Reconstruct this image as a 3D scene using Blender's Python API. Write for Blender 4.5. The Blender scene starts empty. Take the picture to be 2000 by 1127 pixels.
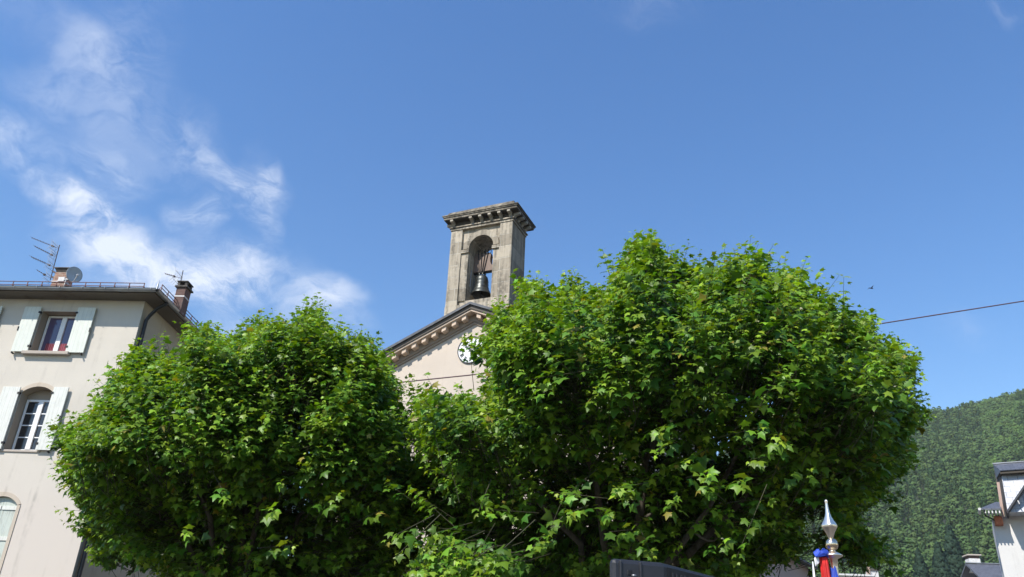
import bpy, bmesh, math, random
import numpy as np
from mathutils import Vector, Matrix, noise
random.seed(7); RNG = np.random.default_rng(11)
R = math.radians
S = bpy.context.scene
COL = S.collection

# ------------------------------------------------------------------ camera
EYE = Vector((0, 0, 1.6)); FPX = 1600.0
CAMROT = Matrix.Rotation(R(90 + 26.47), 3, 'X') @ Matrix.Rotation(R(2.63), 3, 'Z')
cam_d = bpy.data.cameras.new("camera"); cam = bpy.data.objects.new("camera", cam_d); COL.objects.link(cam)
cam.matrix_world = Matrix.Translation(EYE) @ CAMROT.to_4x4()
cam_d.sensor_width = 36; cam_d.lens = 36 * FPX / 2000; cam_d.clip_end = 6000; cam_d.clip_start = 0.05
S.camera = cam

def ray(px, py):
    return CAMROT @ Vector(((px - 1000) / FPX, -(py - 563.5) / FPX, -1))
def at(px, py, Y):
    d = ray(px, py); return EYE + d * (Y / d.y)

# ------------------------------------------------------------------ light
SUN_EL, SUN_AZ = 47, 42          # azimuth: degrees to the left of straight behind the camera
to_sun = Vector((-math.sin(R(SUN_AZ)) * math.cos(R(SUN_EL)), -math.cos(R(SUN_AZ)) * math.cos(R(SUN_EL)), math.sin(R(SUN_EL))))
sun_d = bpy.data.lights.new("sun", 'SUN'); sun = bpy.data.objects.new("sun", sun_d); COL.objects.link(sun)
sun_d.energy = 4.3; sun_d.angle = R(0.5); sun_d.color = (1, 0.95, 0.87)
sun.rotation_euler = to_sun.to_track_quat('Z', 'Y').to_euler(); sun.location = (-30, -30, 60)
S.view_settings.view_transform = 'Standard'; S.view_settings.look = 'None'
S.view_settings.exposure = 0.62; S.view_settings.gamma = 1

world = bpy.data.worlds.new("World"); S.world = world; world.use_nodes = True

class NT:
    def __init__(s, tree): s.t = tree; s.n = tree.nodes; s.l = tree.links
    def new(s, typ, **kw):
        n = s.n.new(typ)
        for k, v in kw.items():
            if k.startswith('i_'):
                key = k[2:]
                key = int(key) if key.isdigit() else key.replace('_', ' ')
                s.put(n.inputs[key], v)
            else: setattr(n, k, v)
        return n
    def put(s, sock, v):
        if isinstance(v, bpy.types.NodeSocket): s.l.new(v, sock)
        else: sock.default_value = v
    def math(s, op, a, b=None, c=None, clamp=False):
        n = s.n.new('ShaderNodeMath'); n.operation = op; n.use_clamp = clamp
        s.put(n.inputs[0], a)
        if b is not None: s.put(n.inputs[1], b)
        if c is not None: s.put(n.inputs[2], c)
        return n.outputs[0]
    def vmath(s, op, a, b=None):
        n = s.n.new('ShaderNodeVectorMath'); n.operation = op
        s.put(n.inputs[0], a)
        if b is not None: s.put(n.inputs[1], b)
        return n.outputs['Value'] if op in ('DOT_PRODUCT', 'LENGTH', 'DISTANCE') else n.outputs[0]
    def mix(s, fac, a, b, mode='MIX'):
        n = s.n.new('ShaderNodeMix'); n.data_type = 'RGBA'; n.blend_type = mode
        s.put(n.inputs[0], fac); s.put(n.inputs[6], a); s.put(n.inputs[7], b)
        return n.outputs[2]
    def ramp(s, fac, lo, hi, a=0.0, b=1.0, smooth=True):
        n = s.n.new('ShaderNodeMapRange'); n.interpolation_type = 'SMOOTHSTEP' if smooth else 'LINEAR'
        s.put(n.inputs[0], fac); n.inputs[1].default_value = lo; n.inputs[2].default_value = hi
        n.inputs[3].default_value = a; n.inputs[4].default_value = b
        return n.outputs[0]
    def noise(s, vec, scale, detail=4, rough=.55, dist=0.0):
        n = s.n.new('ShaderNodeTexNoise'); s.put(n.inputs['Vector'], vec)
        n.inputs['Scale'].default_value = scale; n.inputs['Detail'].default_value = detail
        n.inputs['Roughness'].default_value = rough; n.inputs['Distortion'].default_value = dist
        return n.outputs['Fac']

def rgb(c): return (c[0], c[1], c[2], 1)

# sky with thin broken clouds, laid out by compass direction
w = NT(world.node_tree); w.n.clear()
sky = w.new('ShaderNodeTexSky'); sky.sky_type = 'NISHITA'; sky.sun_disc = False
sky.sun_elevation = R(SUN_EL); sky.sun_rotation = math.atan2(to_sun.x, to_sun.y)
sky.altitude = 900; sky.air_density = 1.6; sky.dust_density = 0.0; sky.ozone_density = 3.5
skyc = w.new('ShaderNodeHueSaturation', i_Hue=.509, i_Saturation=1.26, i_Value=1.0, i_Color=sky.outputs[0]).outputs[0]
tc = w.new('ShaderNodeTexCoord').outputs['Generated']
e0 = ray(330, 380).normalized(); e1 = Vector((e0.y, -e0.x, 0)).normalized(); e2 = e1.cross(e0).normalized()
dn = w.vmath('NORMALIZE', tc)
d0 = w.vmath('DOT_PRODUCT', dn, e0); front = w.ramp(d0, 0.2, 0.4); d0 = w.math('MAXIMUM', d0, 0.2)
cu = w.math('DIVIDE', w.vmath('DOT_PRODUCT', dn, e1), d0); cv = w.math('DIVIDE', w.vmath('DOT_PRODUCT', dn, e2), d0)
cxy = w.new('ShaderNodeCombineXYZ'); w.l.new(cu, cxy.inputs[0]); w.l.new(cv, cxy.inputs[1]); P2 = cxy.outputs[0]
warpn = w.n.new('ShaderNodeTexNoise'); w.l.new(P2, warpn.inputs['Vector']); warpn.inputs['Scale'].default_value = 9; warpn.inputs['Detail'].default_value = 5
wv = w.vmath('MULTIPLY', w.vmath('SUBTRACT', warpn.outputs['Color'], (0.5, 0.5, 0.5)), (0.10, 0.10, 0))
PW = w.vmath('ADD', P2, wv)
def tang(px, py):
    d = ray(px, py).normalized(); k = d.dot(e0); return d.dot(e1) / k, d.dot(e2) / k
CLOUDS = [  # centre, radii (thousandths of a radian-ish), turn, density
    (215, 120, 85, 150, -12, .30), (250, 260, 60, 130, 10, .26), (155, 105, 70, 35, -40, .34), (60, 40, 120, 40, -20, .12),
    (130, 375, 85, 30, -12, 1.0), (195, 440, 95, 50, -25, .75), (250, 490, 140, 58, -12, .92), (330, 545, 130, 42, 0, .75),
    (490, 520, 115, 45, 8, 1.0), (430, 565, 105, 40, 15, .8), (390, 425, 45, 40, 0, .8), (360, 285, 75, 60, -40, .5),
    (440, 350, 75, 40, -30, .55), (500, 365, 55, 60, 20, .75), (525, 335, 30, 35, 0, .6), (510, 430, 60, 24, -30, .7),
    (630, 585, 75, 36, 10, .95), (20, 270, 70, 48, 0, .6), (470, 640, 80, 40, 0, .55), (200, 330, 90, 40, 0, .4),
    (640, 640, 100, 45, 0, .4), (100, 180, 60, 45, 0, .25), (1270, 20, 130, 50, 20, .10), (1900, 640, 140, 60, 5, .12), (1960, 30, 90, 25, 5, .14)]
dens = None
for (px, py, rx, ry, rot, a) in CLOUDS:
    u0, v0 = tang(px, py)
    mp = w.new('ShaderNodeMapping', vector_type='TEXTURE', i_Vector=PW)
    mp.inputs['Location'].default_value = (u0, v0, 0); mp.inputs['Rotation'].default_value = (0, 0, R(rot))
    mp.inputs['Scale'].default_value = (rx / FPX * 1.4, ry / FPX * 1.4, 1)
    f = w.ramp(w.vmath('LENGTH', mp.outputs[0]), 1.0, 0.0, 0, a)
    dens = f if dens is None else w.math('ADD', dens, f)
stretch = w.new('ShaderNodeMapping', i_Vector=PW); stretch.inputs['Rotation'].default_value = (0, 0, R(25)); stretch.inputs['Scale'].default_value = (1, 1.7, 1)
fb = w.noise(stretch.outputs[0], 6.5, 10, .66, .6)
fine = w.noise(stretch.outputs[0], 21, 9, .66, .7)
tex = w.math('ADD', w.math('MULTIPLY', fb, 1.0), w.math('MULTIPLY', fine, .85))
cl = w.math('MULTIPLY', dens, w.ramp(tex, .68, 1.16, .05, 1.0))
cl = w.math('MULTIPLY', w.ramp(cl, 0.0, 1.15, 0, .80, False), front, clamp=True)
skymix = w.mix(cl, skyc, (5.6, 5.9, 6.5, 1))
bg = w.new('ShaderNodeBackground', i_Color=skymix, i_Strength=0.12)
w.l.new(bg.outputs[0], w.new('ShaderNodeOutputWorld').inputs[0])

# ------------------------------------------------------------------ helpers
def tag(o, label=None, cat=None, group=None, kind=None):
    if label: o['label'] = label
    if cat: o['category'] = cat
    if group: o['group'] = group
    if kind: o['kind'] = kind
    return o
def empty(name, loc, rz=0, label=None, cat=None, group=None):
    o = bpy.data.objects.new(name, None); COL.objects.link(o); o.location = loc; o.rotation_euler = (0, 0, R(rz))
    o.empty_display_size = .3
    return tag(o, label, cat, group)

class MB:
    def __init__(s): s.v = []; s.f = []; s.smooth = set()
    def add(s, vs, fs, smooth=False):
        b = len(s.v); s.v += [tuple(v) for v in vs]
        for f in fs:
            if smooth: s.smooth.add(len(s.f))
            s.f.append([b + i for i in f])
        return s
    def box(s, x0, x1, y0, y1, z0, z1):
        return s.add([(x0, y0, z0), (x1, y0, z0), (x1, y1, z0), (x0, y1, z0), (x0, y0, z1), (x1, y0, z1), (x1, y1, z1), (x0, y1, z1)],
                     [(0, 3, 2, 1), (4, 5, 6, 7), (0, 1, 5, 4), (1, 2, 6, 5), (2, 3, 7, 6), (3, 0, 4, 7)])
    def prism(s, poly, a, b, axis='y'):   # poly in the two other axes, extruded from a to b
        n = len(poly)
        def P(p, t): return (p[0], t, p[1]) if axis == 'y' else ((t, p[0], p[1]) if axis == 'x' else (p[0], p[1], t))
        vs = [P(p, a) for p in poly] + [P(p, b) for p in poly]
        fs = [list(range(n)), list(range(2 * n - 1, n - 1, -1))] + [(i, i + n, (i + 1) % n + n, (i + 1) % n) for i in range(n)]
        return s.add(vs, fs)
    def bar(s, p, q, wd, ht=None, up=(0, 0, 1)):
        p, q = Vector(p), Vector(q); d = (q - p).normalized(); u = Vector(up)
        if abs(d.dot(u)) > .98: u = Vector((1, 0, 0))
        sx = d.cross(u).normalized() * (wd / 2); sy = sx.cross(d).normalized() * ((ht or wd) / 2)
        vs = [p - sx - sy, p + sx - sy, p + sx + sy, p - sx + sy, q - sx - sy, q + sx - sy, q + sx + sy, q - sx + sy]
        return s.add(vs, [(0, 3, 2, 1), (4, 5, 6, 7), (0, 1, 5, 4), (1, 2, 6, 5), (2, 3, 7, 6), (3, 0, 4, 7)])
    def tube(s, pts, rad, n=8, caps=True):
        pts = [Vector(p) for p in pts]
        rs = rad if isinstance(rad, (list, tuple)) else [rad] * len(pts)
        vs = []; prev = None
        for i, p in enumerate(pts):
            d = (pts[min(i + 1, len(pts) - 1)] - pts[max(i - 1, 0)]).normalized()
            if prev is None:
                u = d.orthogonal().normalized()
            else:
                u = (prev - d * prev.dot(d)); u = u.normalized() if u.length > 1e-5 else d.orthogonal().normalized()
            prev = u; v = d.cross(u)
            vs += [p + (u * math.cos(2 * math.pi * k / n) + v * math.sin(2 * math.pi * k / n)) * rs[i] for k in range(n)]
        m = len(pts)
        s.add(vs, [(i * n + k, i * n + (k + 1) % n, (i + 1) * n + (k + 1) % n, (i + 1) * n + k) for i in range(m - 1) for k in range(n)], True)
        if caps:
            s.add(vs[:n], [list(range(n - 1, -1, -1))]); s.add(vs[-n:], [list(range(n))])
        return s
    def lathe(s, prof, c=(0, 0, 0), n=24, ripple=None):   # prof: (r, z)
        vs = []
        for (r, z) in prof:
            for k in range(n):
                a = 2 * math.pi * k / n; rr = r * (1 + (ripple(a, z) if ripple else 0))
                vs.append((c[0] + rr * math.cos(a), c[1] + rr * math.sin(a), c[2] + z))
        m = len(prof)
        return s.add(vs, [(i * n + k, i * n + (k + 1) % n, (i + 1) * n + (k + 1) % n, (i + 1) * n + k) for i in range(m - 1) for k in range(n)], True)
    def build(s, name, m, parent=None, bevel=0, label=None):
        me = bpy.data.meshes.new(name); me.from_pydata(s.v, [], s.f)
        for i in s.smooth: me.polygons[i].use_smooth = True
        me.materials.append(m); me.validate(); me.update()
        bm = bmesh.new(); bm.from_mesh(me); bmesh.ops.recalc_face_normals(bm, faces=bm.faces); bm.to_mesh(me); bm.free()
        o = bpy.data.objects.new(name, me); COL.objects.link(o)
        if parent: o.parent = parent
        if bevel:
            b = o.modifiers.new("bevel", 'BEVEL'); b.width = bevel; b.segments = 2; b.limit_method = 'ANGLE'; b.angle_limit = R(40)
        if label: o['label'] = label
        return o

def copy_tree(o, parent=None):
    c = o.copy(); COL.objects.link(c)
    if parent: c.parent = parent
    for ch in list(o.children): copy_tree(ch, c)
    return c

class Frame:      # a building's own axes: origin on the ground, turned about the vertical
    def __init__(s, O, deg):
        s.O = Vector(O); s.deg = deg
        a = R(deg); s.ux = Vector((math.cos(a), math.sin(a), 0)); s.uy = Vector((-math.sin(a), math.cos(a), 0))
    def on(s, px, py, yl):
        d = ray(px, py); t = (s.O + s.uy * yl - EYE).dot(s.uy) / d.dot(s.uy); p = EYE + d * t - s.O
        return Vector((p.dot(s.ux), yl, p.z))

# ------------------------------------------------------------------ materials
def mat(name):
    m = bpy.data.materials.new(name); m.use_nodes = True; t = NT(m.node_tree); t.n.clear()
    b = t.new('ShaderNodeBsdfPrincipled'); t.l.new(b.outputs[0], t.new('ShaderNodeOutputMaterial').inputs[0])
    return m, t, b
def bump(t, b, h, strength=.3, dist=.02):
    n = t.new('ShaderNodeBump', i_Strength=strength, i_Distance=dist, i_Height=h); t.l.new(n.outputs[0], b.inputs['Normal'])
def objco(t): return t.new('ShaderNodeTexCoord').outputs['Object']
def simple(name, c, rough=.6, metal=0, var=.25, scale=6, bmp=0, spec=.5):
    m, t, b = mat(name); o = objco(t); n = t.noise(o, scale, 5, .6)
    f = t.ramp(n, .3, .7); dk = [x * (1 - var) for x in c]; lt = [min(1, x * (1 + var * .6)) for x in c]
    t.put(b.inputs['Base Color'], t.mix(f, rgb(dk), rgb(lt)))
    b.inputs['Roughness'].default_value = rough; b.inputs['Metallic'].default_value = metal; b.inputs['Specular IOR Level'].default_value = spec
    if bmp: bump(t, b, t.noise(o, scale * 8, 4), bmp, .01)
    return m
def plaster(name, c, stain=(.42, .36, .29), amount=.35, low=None):
    m, t, b = mat(name); o = objco(t)
    big = t.noise(o, .55, 5, .6); mid = t.noise(o, 3.2, 6, .65)
    mp = t.new('ShaderNodeMapping', i_Vector=o); mp.inputs['Scale'].default_value = (2.6, 2.6, .22)
    streak = t.noise(mp.outputs[0], 1.5, 6, .6)
    col = t.mix(t.ramp(big, .35, .7), rgb([x * .94 for x in c]), rgb([min(1, x * 1.04) for x in c]))
    if low:
        z = t.new('ShaderNodeSeparateXYZ', i_Vector=o).outputs[2]
        zz = t.math('ADD', z, t.math('MULTIPLY', big, 3.0)); col = t.mix(t.ramp(zz, 5.6, 8.6, 1, 0), col, rgb(low))
    k = t.math('MULTIPLY', t.ramp(streak, .52, .78), t.ramp(mid, .35, .7))
    col = t.mix(t.math('MULTIPLY', k, amount), col, rgb(stain))
    fine = t.noise(o, 60, 4, .7)
    col = t.mix(t.ramp(fine, .3, .75, 0, .12), col, rgb([x * .7 for x in c]))
    t.put(b.inputs['Base Color'], col); b.inputs['Roughness'].default_value = .92; b.inputs['Specular IOR Level'].default_value = .2
    bump(t, b, t.math('ADD', t.noise(o, 90, 5, .7), t.math('MULTIPLY', mid, .8)), .35, .012)
    return m
def ashlar(name):
    m, t, b = mat(name); o = objco(t)
    sp = t.new('ShaderNodeSeparateXYZ', i_Vector=o)
    cx = t.new('ShaderNodeCombineXYZ', i_X=t.math('ADD', sp.outputs[0], t.math('MULTIPLY', sp.outputs[1], .83)), i_Y=sp.outputs[2]).outputs[0]
    wob = t.n.new('ShaderNodeTexNoise'); t.l.new(o, wob.inputs['Vector']); wob.inputs['Scale'].default_value = 5
    cx = t.vmath('ADD', cx, t.vmath('MULTIPLY', t.vmath('SUBTRACT', wob.outputs['Color'], (.5, .5, .5)), (.025, .025, 0)))
    br = t.new('ShaderNodeTexBrick', i_Vector=cx, offset=.5); br.inputs['Scale'].default_value = 1
    br.inputs['Brick Width'].default_value = .92; br.inputs['Row Height'].default_value = .52; br.inputs['Mortar Size'].default_value = .014
    br.inputs['Mortar Smooth'].default_value = .3; br.inputs['Bias'].default_value = -.1
    br.inputs['Color1'].default_value = (.50, .435, .34, 1); br.inputs['Color2'].default_value = (.21, .178, .135, 1); br.inputs['Mortar'].default_value = (.50, .46, .38, 1)
    blot = t.noise(o, 2.2, 7, .65); mid = t.noise(o, 7, 6, .65)
    col = t.mix(t.ramp(blot, .42, .66, 0, .5), br.outputs['Color'], rgb((.42, .365, .285)))
    mp = t.new('ShaderNodeMapping', i_Vector=o); mp.inputs['Scale'].default_value = (3.5, 3.5, .35)
    streak = t.noise(mp.outputs[0], 1.6, 7, .62)
    grime_shade = t.math('MULTIPLY', t.ramp(streak, .42, .64), t.ramp(mid, .3, .58))
    side_shade = t.ramp(t.math('ADD', sp.outputs[0], t.math('MULTIPLY', streak, .10)), 1.385, 1.435, .0, .85)   # dark streaks, strengthened on the right side to paint in its shade
    grime_shade = t.math('MAXIMUM', grime_shade, t.math('MULTIPLY', side_shade, t.ramp(mid, .2, .55, .55, 1)))
    col = t.mix(t.math('MULTIPLY', grime_shade, .80), col, rgb((.10, .088, .07)))
    # black lichen crust on the weathered cornice courses
    up = t.ramp(t.math('ADD', sp.outputs[2], t.math('MULTIPLY', blot, .5)), 18.45, 18.75)
    col = t.mix(t.math('MULTIPLY', up, t.ramp(t.noise(o, 5, 7, .7), .36, .62, .15, .8)), col, rgb((.062, .055, .046)))
    lich = t.math('MULTIPLY', t.ramp(t.noise(o, 11, 5, .6), .60, .72), .4)
    col = t.mix(lich, col, rgb((.46, .42, .33)))
    t.put(b.inputs['Base Color'], col); b.inputs['Roughness'].default_value = .95; b.inputs['Specular IOR Level'].default_value = .15
    h = t.math('ADD', t.math('MULTIPLY', br.outputs['Fac'], -.7), t.math('ADD', t.math('MULTIPLY', mid, .5), t.math('MULTIPLY', t.noise(o, 38, 5, .7), .35)))
    bump(t, b, h, .7, .03)
    return m
def slate(name, c, sc=(3.2, 4.2)):
    m, t, b = mat(name); o = objco(t); sp = t.new('ShaderNodeSeparateXYZ', i_Vector=o)
    cx = t.new('ShaderNodeCombineXYZ', i_X=t.math('ADD', sp.outputs[0], t.math('MULTIPLY', sp.outputs[1], .02)), i_Y=t.math('ADD', sp.outputs[2], t.math('MULTIPLY', sp.outputs[1], .6))).outputs[0]
    br = t.new('ShaderNodeTexBrick', i_Vector=cx); br.inputs['Scale'].default_value = 1
    br.inputs['Brick Width'].default_value = 1 / sc[0]; br.inputs['Row Height'].default_value = 1 / sc[1]; br.inputs['Mortar Size'].default_value = .012
    br.inputs['Color1'].default_value = rgb(c); br.inputs['Color2'].default_value = rgb([x * .72 for x in c]); br.inputs['Mortar'].default_value = rgb([x * .35 for x in c])
    n = t.noise(o, 2, 6, .6); col = t.mix(t.ramp(n, .3, .75, 0, .5), br.outputs['Color'], rgb([min(1, x * 1.25) for x in c]))
    t.put(b.inputs['Base Color'], col); b.inputs['Roughness'].default_value = .5
    bump(t, b, t.math('ADD', t.math('MULTIPLY', br.outputs['Fac'], -1), n), .5, .02)
    return m
def paintwood(name, c, worn, amount, plank=9.0):
    m, t, b = mat(name); o = objco(t)
    mp = t.new('ShaderNodeMapping', i_Vector=o); mp.inputs['Scale'].default_value = (14, 14, 1.2)
    g = t.noise(mp.outputs[0], 2.2, 6, .65); p = t.noise(o, 6, 6, .65)
    col = t.mix(t.ramp(p, .3, .7), rgb([x * .93 for x in c]), rgb(c))
    col = t.mix(t.math('MULTIPLY', t.ramp(g, .5, .72), amount), col, rgb(worn))
    x = t.new('ShaderNodeSeparateXYZ', i_Vector=o).outputs[0]
    line = t.ramp(t.math('ABSOLUTE', t.math('SUBTRACT', t.math('FRACT', t.math('MULTIPLY', x, plank)), .5)), .455, .49)
    col = t.mix(t.math('MULTIPLY', line, .45), col, rgb([v * .45 for v in c]))
    t.put(b.inputs['Base Color'], col); b.inputs['Roughness'].default_value = .6
    bump(t, b, t.math('SUBTRACT', g, line), .3, .006)
    return m
def brickm(name, c1, c2, mortar):
    m, t, b = mat(name); o = objco(t); sp = t.new('ShaderNodeSeparateXYZ', i_Vector=o)
    cx = t.new('ShaderNodeCombineXYZ', i_X=t.math('ADD', sp.outputs[0], sp.outputs[1]), i_Y=sp.outputs[2]).outputs[0]
    br = t.new('ShaderNodeTexBrick', i_Vector=cx); br.inputs['Scale'].default_value = 1
    br.inputs['Brick Width'].default_value = .2; br.inputs['Row Height'].default_value = .062; br.inputs['Mortar Size'].default_value = .007
    br.inputs['Color1'].default_value = rgb(c1); br.inputs['Color2'].default_value = rgb(c2); br.inputs['Mortar'].default_value = rgb(mortar)
    n = t.noise(o, 7, 6, .65); col = t.mix(t.ramp(n, .45, .7, 0, .75), br.outputs['Color'], rgb(mortar))
    t.put(b.inputs['Base Color'], col); b.inputs['Roughness'].default_value = .9; bump(t, b, t.math('SUBTRACT', n, br.outputs['Fac']), .5, .015)
    return m
def glass(name, c):
    m, t, b = mat(name); o = objco(t)
    t.put(b.inputs['Base Color'], t.mix(t.noise(o, 1.3, 3), rgb(c), rgb([x * 1.5 for x in c])))
    b.inputs['Roughness'].default_value = .04; b.inputs['Specular IOR Level'].default_value = .75
    bump(t, b, t.noise(o, 2.5, 2), .05, .02)
    return m
def leafmat(name):
    m = bpy.data.materials.new(name); m.use_nodes = True; t = NT(m.node_tree); t.n.clear()
    col = t.new('ShaderNodeAttribute', attribute_name='tint').outputs['Color']
    b = t.new('ShaderNodeBsdfPrincipled', i_Base_Color=col, i_Roughness=.45); b.inputs['Specular IOR Level'].default_value = .36
    tcol = t.mix(1.0, col, (1.55, 1.45, .30, 1), 'MULTIPLY')
    tr = t.new('ShaderNodeBsdfTranslucent', i_Color=tcol)
    mx = t.new('ShaderNodeMixShader'); mx.inputs[0].default_value = .30
    t.l.new(b.outputs[0], mx.inputs[1]); t.l.new(tr.outputs[0], mx.inputs[2])
    t.l.new(mx.outputs[0], t.new('ShaderNodeOutputMaterial').inputs[0])
    return m
def bark(name):
    m, t, b = mat(name); o = objco(t); mp = t.new('ShaderNodeMapping', i_Vector=o); mp.inputs['Scale'].default_value = (1, 1, .35)
    n = t.noise(mp.outputs[0], 7, 7, .7); p = t.noise(o, 3, 4, .6)
    col = t.mix(t.ramp(n, .35, .65), rgb((.04, .032, .024)), rgb((.10, .085, .065)))
    col = t.mix(t.ramp(p, .5, .65, 0, .5), col, rgb((.15, .14, .11)))
    t.put(b.inputs['Base Color'], col); b.inputs['Roughness'].default_value = .95; bump(t, b, n, .8, .03)
    return m

M = {}
M['plaster_house'] = plaster('house_plaster', (.60, .55, .475), (.31, .28, .24), .75, (.60, .535, .47))
M['plaster_side'] = plaster('shaded_brown_render', (.40, .365, .29), (.22, .19, .14), .7)  # brown render, darkened so the side wall's shade is in the colour
M['plaster_church'] = plaster('church_plaster', (.57, .49, .41), (.36, .28, .20), .75)
M['plaster_white'] = plaster('white_plaster', (.60, .585, .56), (.33, .31, .28), .6)
M['plaster_pink'] = plaster('pink_plaster', (.45, .35, .31), (.3, .22, .18), .3)
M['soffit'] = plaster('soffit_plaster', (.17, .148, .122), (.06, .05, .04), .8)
M['stone'] = ashlar('weathered_ashlar')
M['crust_shade'] = plaster('black_crust_shade', (.085, .074, .06), (.035, .03, .026), .8)
M['corbel'] = plaster('corbel_stone', (.37, .33, .265), (.06, .05, .042), .8)
M['cream'] = plaster('cream_stone', (.60, .47, .36), (.22, .17, .13), .5)
M['cream_old_shaded'] = plaster('weathered_shaded_cream', (.36, .285, .22), (.13, .10, .08), .7)  # weathered cream, also darkened to paint shade between the modillions
M['frieze'] = plaster('weathered_shaded_frieze', (.13, .115, .10), (.045, .04, .035), .85)
M['zinc'] = simple('zinc_sheet', (.10, .105, .115), .7, .1, .3, 4, .1)
M['gutter'] = simple('gutter_zinc', (.30, .31, .32), .45, .5, .25, 3)
M['pipe'] = simple('dark_pipe', (.03, .032, .036), .5, .3, .3, 4)
M['slate'] = slate('slate_roof', (.10, .105, .125))
M['slate_light'] = slate('slate_cladding', (.46, .475, .51), (2.6, 3.2))
M['mint'] = paintwood('mint_shutter_paint', (.655, .675, .60), (.42, .44, .38), .35)
M['mint_pale'] = paintwood('pale_shutter_paint', (.68, .68, .62), (.40, .39, .33), .55)
M['shutter_worn'] = paintwood('worn_shutter_paint', (.50, .54, .48), (.24, .22, .18), .8, 7)
M['white'] = simple('white_frame_paint', (.80, .80, .80), .4, 0, .06, 5)
M['reveal'] = plaster('reveal_plaster', (.33, .28, .225), (.18, .13, .1), .5)
M['trim'] = plaster('window_stone', (.54, .46, .37), (.3, .22, .15), .5)
M['sill'] = plaster('sill_stone', (.46, .40, .34), (.2, .16, .13), .5)
M['glass_blue'] = glass('window_glass', (.085, .07, .125))
M['glass_dark'] = glass('dark_window_glass', (.022, .022, .024))
def stripes():
    m, t, b = mat('red_curtain'); x = t.new('ShaderNodeSeparateXYZ', i_Vector=objco(t)).outputs[0]
    f = t.ramp(t.math('SINE', t.math('MULTIPLY', x, 125)), -.4, .8); col = t.mix(f, rgb((.27, .035, .05)), rgb((.30, .12, .15)))
    t.put(b.inputs['Base Color'], col); b.inputs['Roughness'].default_value = .9; return m
M['curtain'] = stripes()
M['iron'] = simple('dark_iron', (.035, .033, .032), .55, .6, .3, 9)
M['rail'] = simple('rusty_rail', (.16, .075, .065), .75, .2, .35, 9)
M['alu'] = simple('aluminium', (.30, .31, .33), .45, .7, .3, 9)
M['mast'] = simple('mast_steel', (.07, .06, .065), .6, .4, .3, 9)
M['dish'] = simple('dish_grey', (.36, .39, .40), .5, 0, .12, 3)
M['brick'] = brickm('chimney_brick', (.33, .17, .11), (.22, .11, .075), (.36, .29, .23))
M['brick_dark'] = brickm('dark_chimney_brick', (.16, .085, .07), (.11, .06, .05), (.13, .10, .085))
M['conc'] = simple('dark_mortar', (.10, .088, .078), .95, 0, .45, 7, .4)
M['whiteband'] = simple('white_band', (.62, .60, .58), .6, 0, .15, 8)
M['bell'] = simple('bell_bronze', (.098, .103, .096), .42, .75, .5, 6, .12)
M['yoke'] = paintwood('yoke_oak', (.19, .125, .09), (.08, .05, .035), .8, 5)
M['dial'] = simple('clock_dial', (.82, .82, .80), .5, 0, .05, 4)
M['numeral'] = simple('clock_black', (.035, .037, .05), .5, 0, .3, 8)
M['leaf'] = leafmat('maple_leaf')
M['bark'] = bark('tree_bark')
M['chrome'] = simple('polished_brass', (.80, .63, .46), .22, 1, .12, 12)
M['silver'] = simple('polished_silver', (.98, .84, .70), .33, 1, .08, 12)
M['red'] = simple('red_flag_cloth', (.62, .015, .012), .65, 0, .25, 14)
M['blue'] = simple('blue_flag_cloth', (.02, .06, .42), .6, 0, .25, 14)
M['whitecloth'] = simple('white_flag_cloth', (.75, .75, .76), .7, 0, .1, 10)
M['speaker'] = simple('speaker_plastic', (.020, .021, .026), .42, 0, .15, 40, .25)
M['grille'] = simple('speaker_grille', (.018, .018, .02), .5, .3, .3, 30)
M['cable'] = simple('cable_rubber', (.10, .05, .055), .6, 0, .2, 9)
M['bird'] = simple('bird_feathers', (.03, .03, .035), .8, 0, .3, 20)
M['board'] = paintwood('corner_board', (.42, .29, .23), (.2, .14, .1), .5)
M['terracotta'] = simple('terracotta', (.45, .16, .08), .85, 0, .3, 8)
M['ground'] = simple('square_gravel', (.085, .078, .068), .95, 0, .35, 2, .3)
def forestmat():
    m, t, b = mat('forest_foliage')
    col = t.new('ShaderNodeAttribute', attribute_name='tint').outputs['Color']
    t.put(b.inputs['Base Color'], col); b.inputs['Roughness'].default_value = .8; b.inputs['Specular IOR Level'].default_value = .2
    return m
M['forest'] = forestmat()
M['hillsoil'] = simple('hill_undergrowth', (.025, .035, .016), 1, 0, .5, .06)

# ------------------------------------------------------------------ ground, hill
g = MB(); n = 40
g.add([(x * 60, y * 60, 0) for y in range(-16, 17) for x in range(-16, 17)], [(j * 33 + i, j * 33 + i + 1, (j + 1) * 33 + i + 1, (j + 1) * 33 + i) for j in range(32) for i in range(32)])
tag(g.build('ground', M['ground']), 'gravel ground of the village square', None, None, 'structure')

HB = [-10, 8, 14, 18, 22, 26, 28, 30, 32, 34, 38, 44, 60, 75]
HE = [6, 11, 14.5, 16.3, 16.9, 17.0, 17.0, 17.0, 17.25, 17.55, 18.4, 19.5, 21, 22]
def hill_z(b, D):        # b bearing in degrees, D metres from the square
    e = np.interp(b, HB, HE); top = 800 * np.tan(np.radians(e))
    s = np.clip((D - 230) / 570, 0, 1.25)
    prof = np.where(s <= 1, s ** 1.12, 1 - (s - 1) * .8)
    wob = 6 * np.sin(b * .9 + D * .013) * np.clip(s * 3, 0, 1) * np.clip((1.0 - s) * 6, 0, 1)
    return top * prof + wob - .5
h = MB(); bs = np.linspace(-10, 75, 120); ds = np.linspace(230, 940, 60)
h.v = [(D * math.sin(R(b)), D * math.cos(R(b)), float(hill_z(b, D))) for D in ds for b in bs]
h.f = [(j * 120 + i, j * 120 + i + 1, (j + 1) * 120 + i + 1, (j + 1) * 120 + i) for j in range(59) for i in range(119)]
h.smooth = set(range(len(h.f)))
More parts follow.
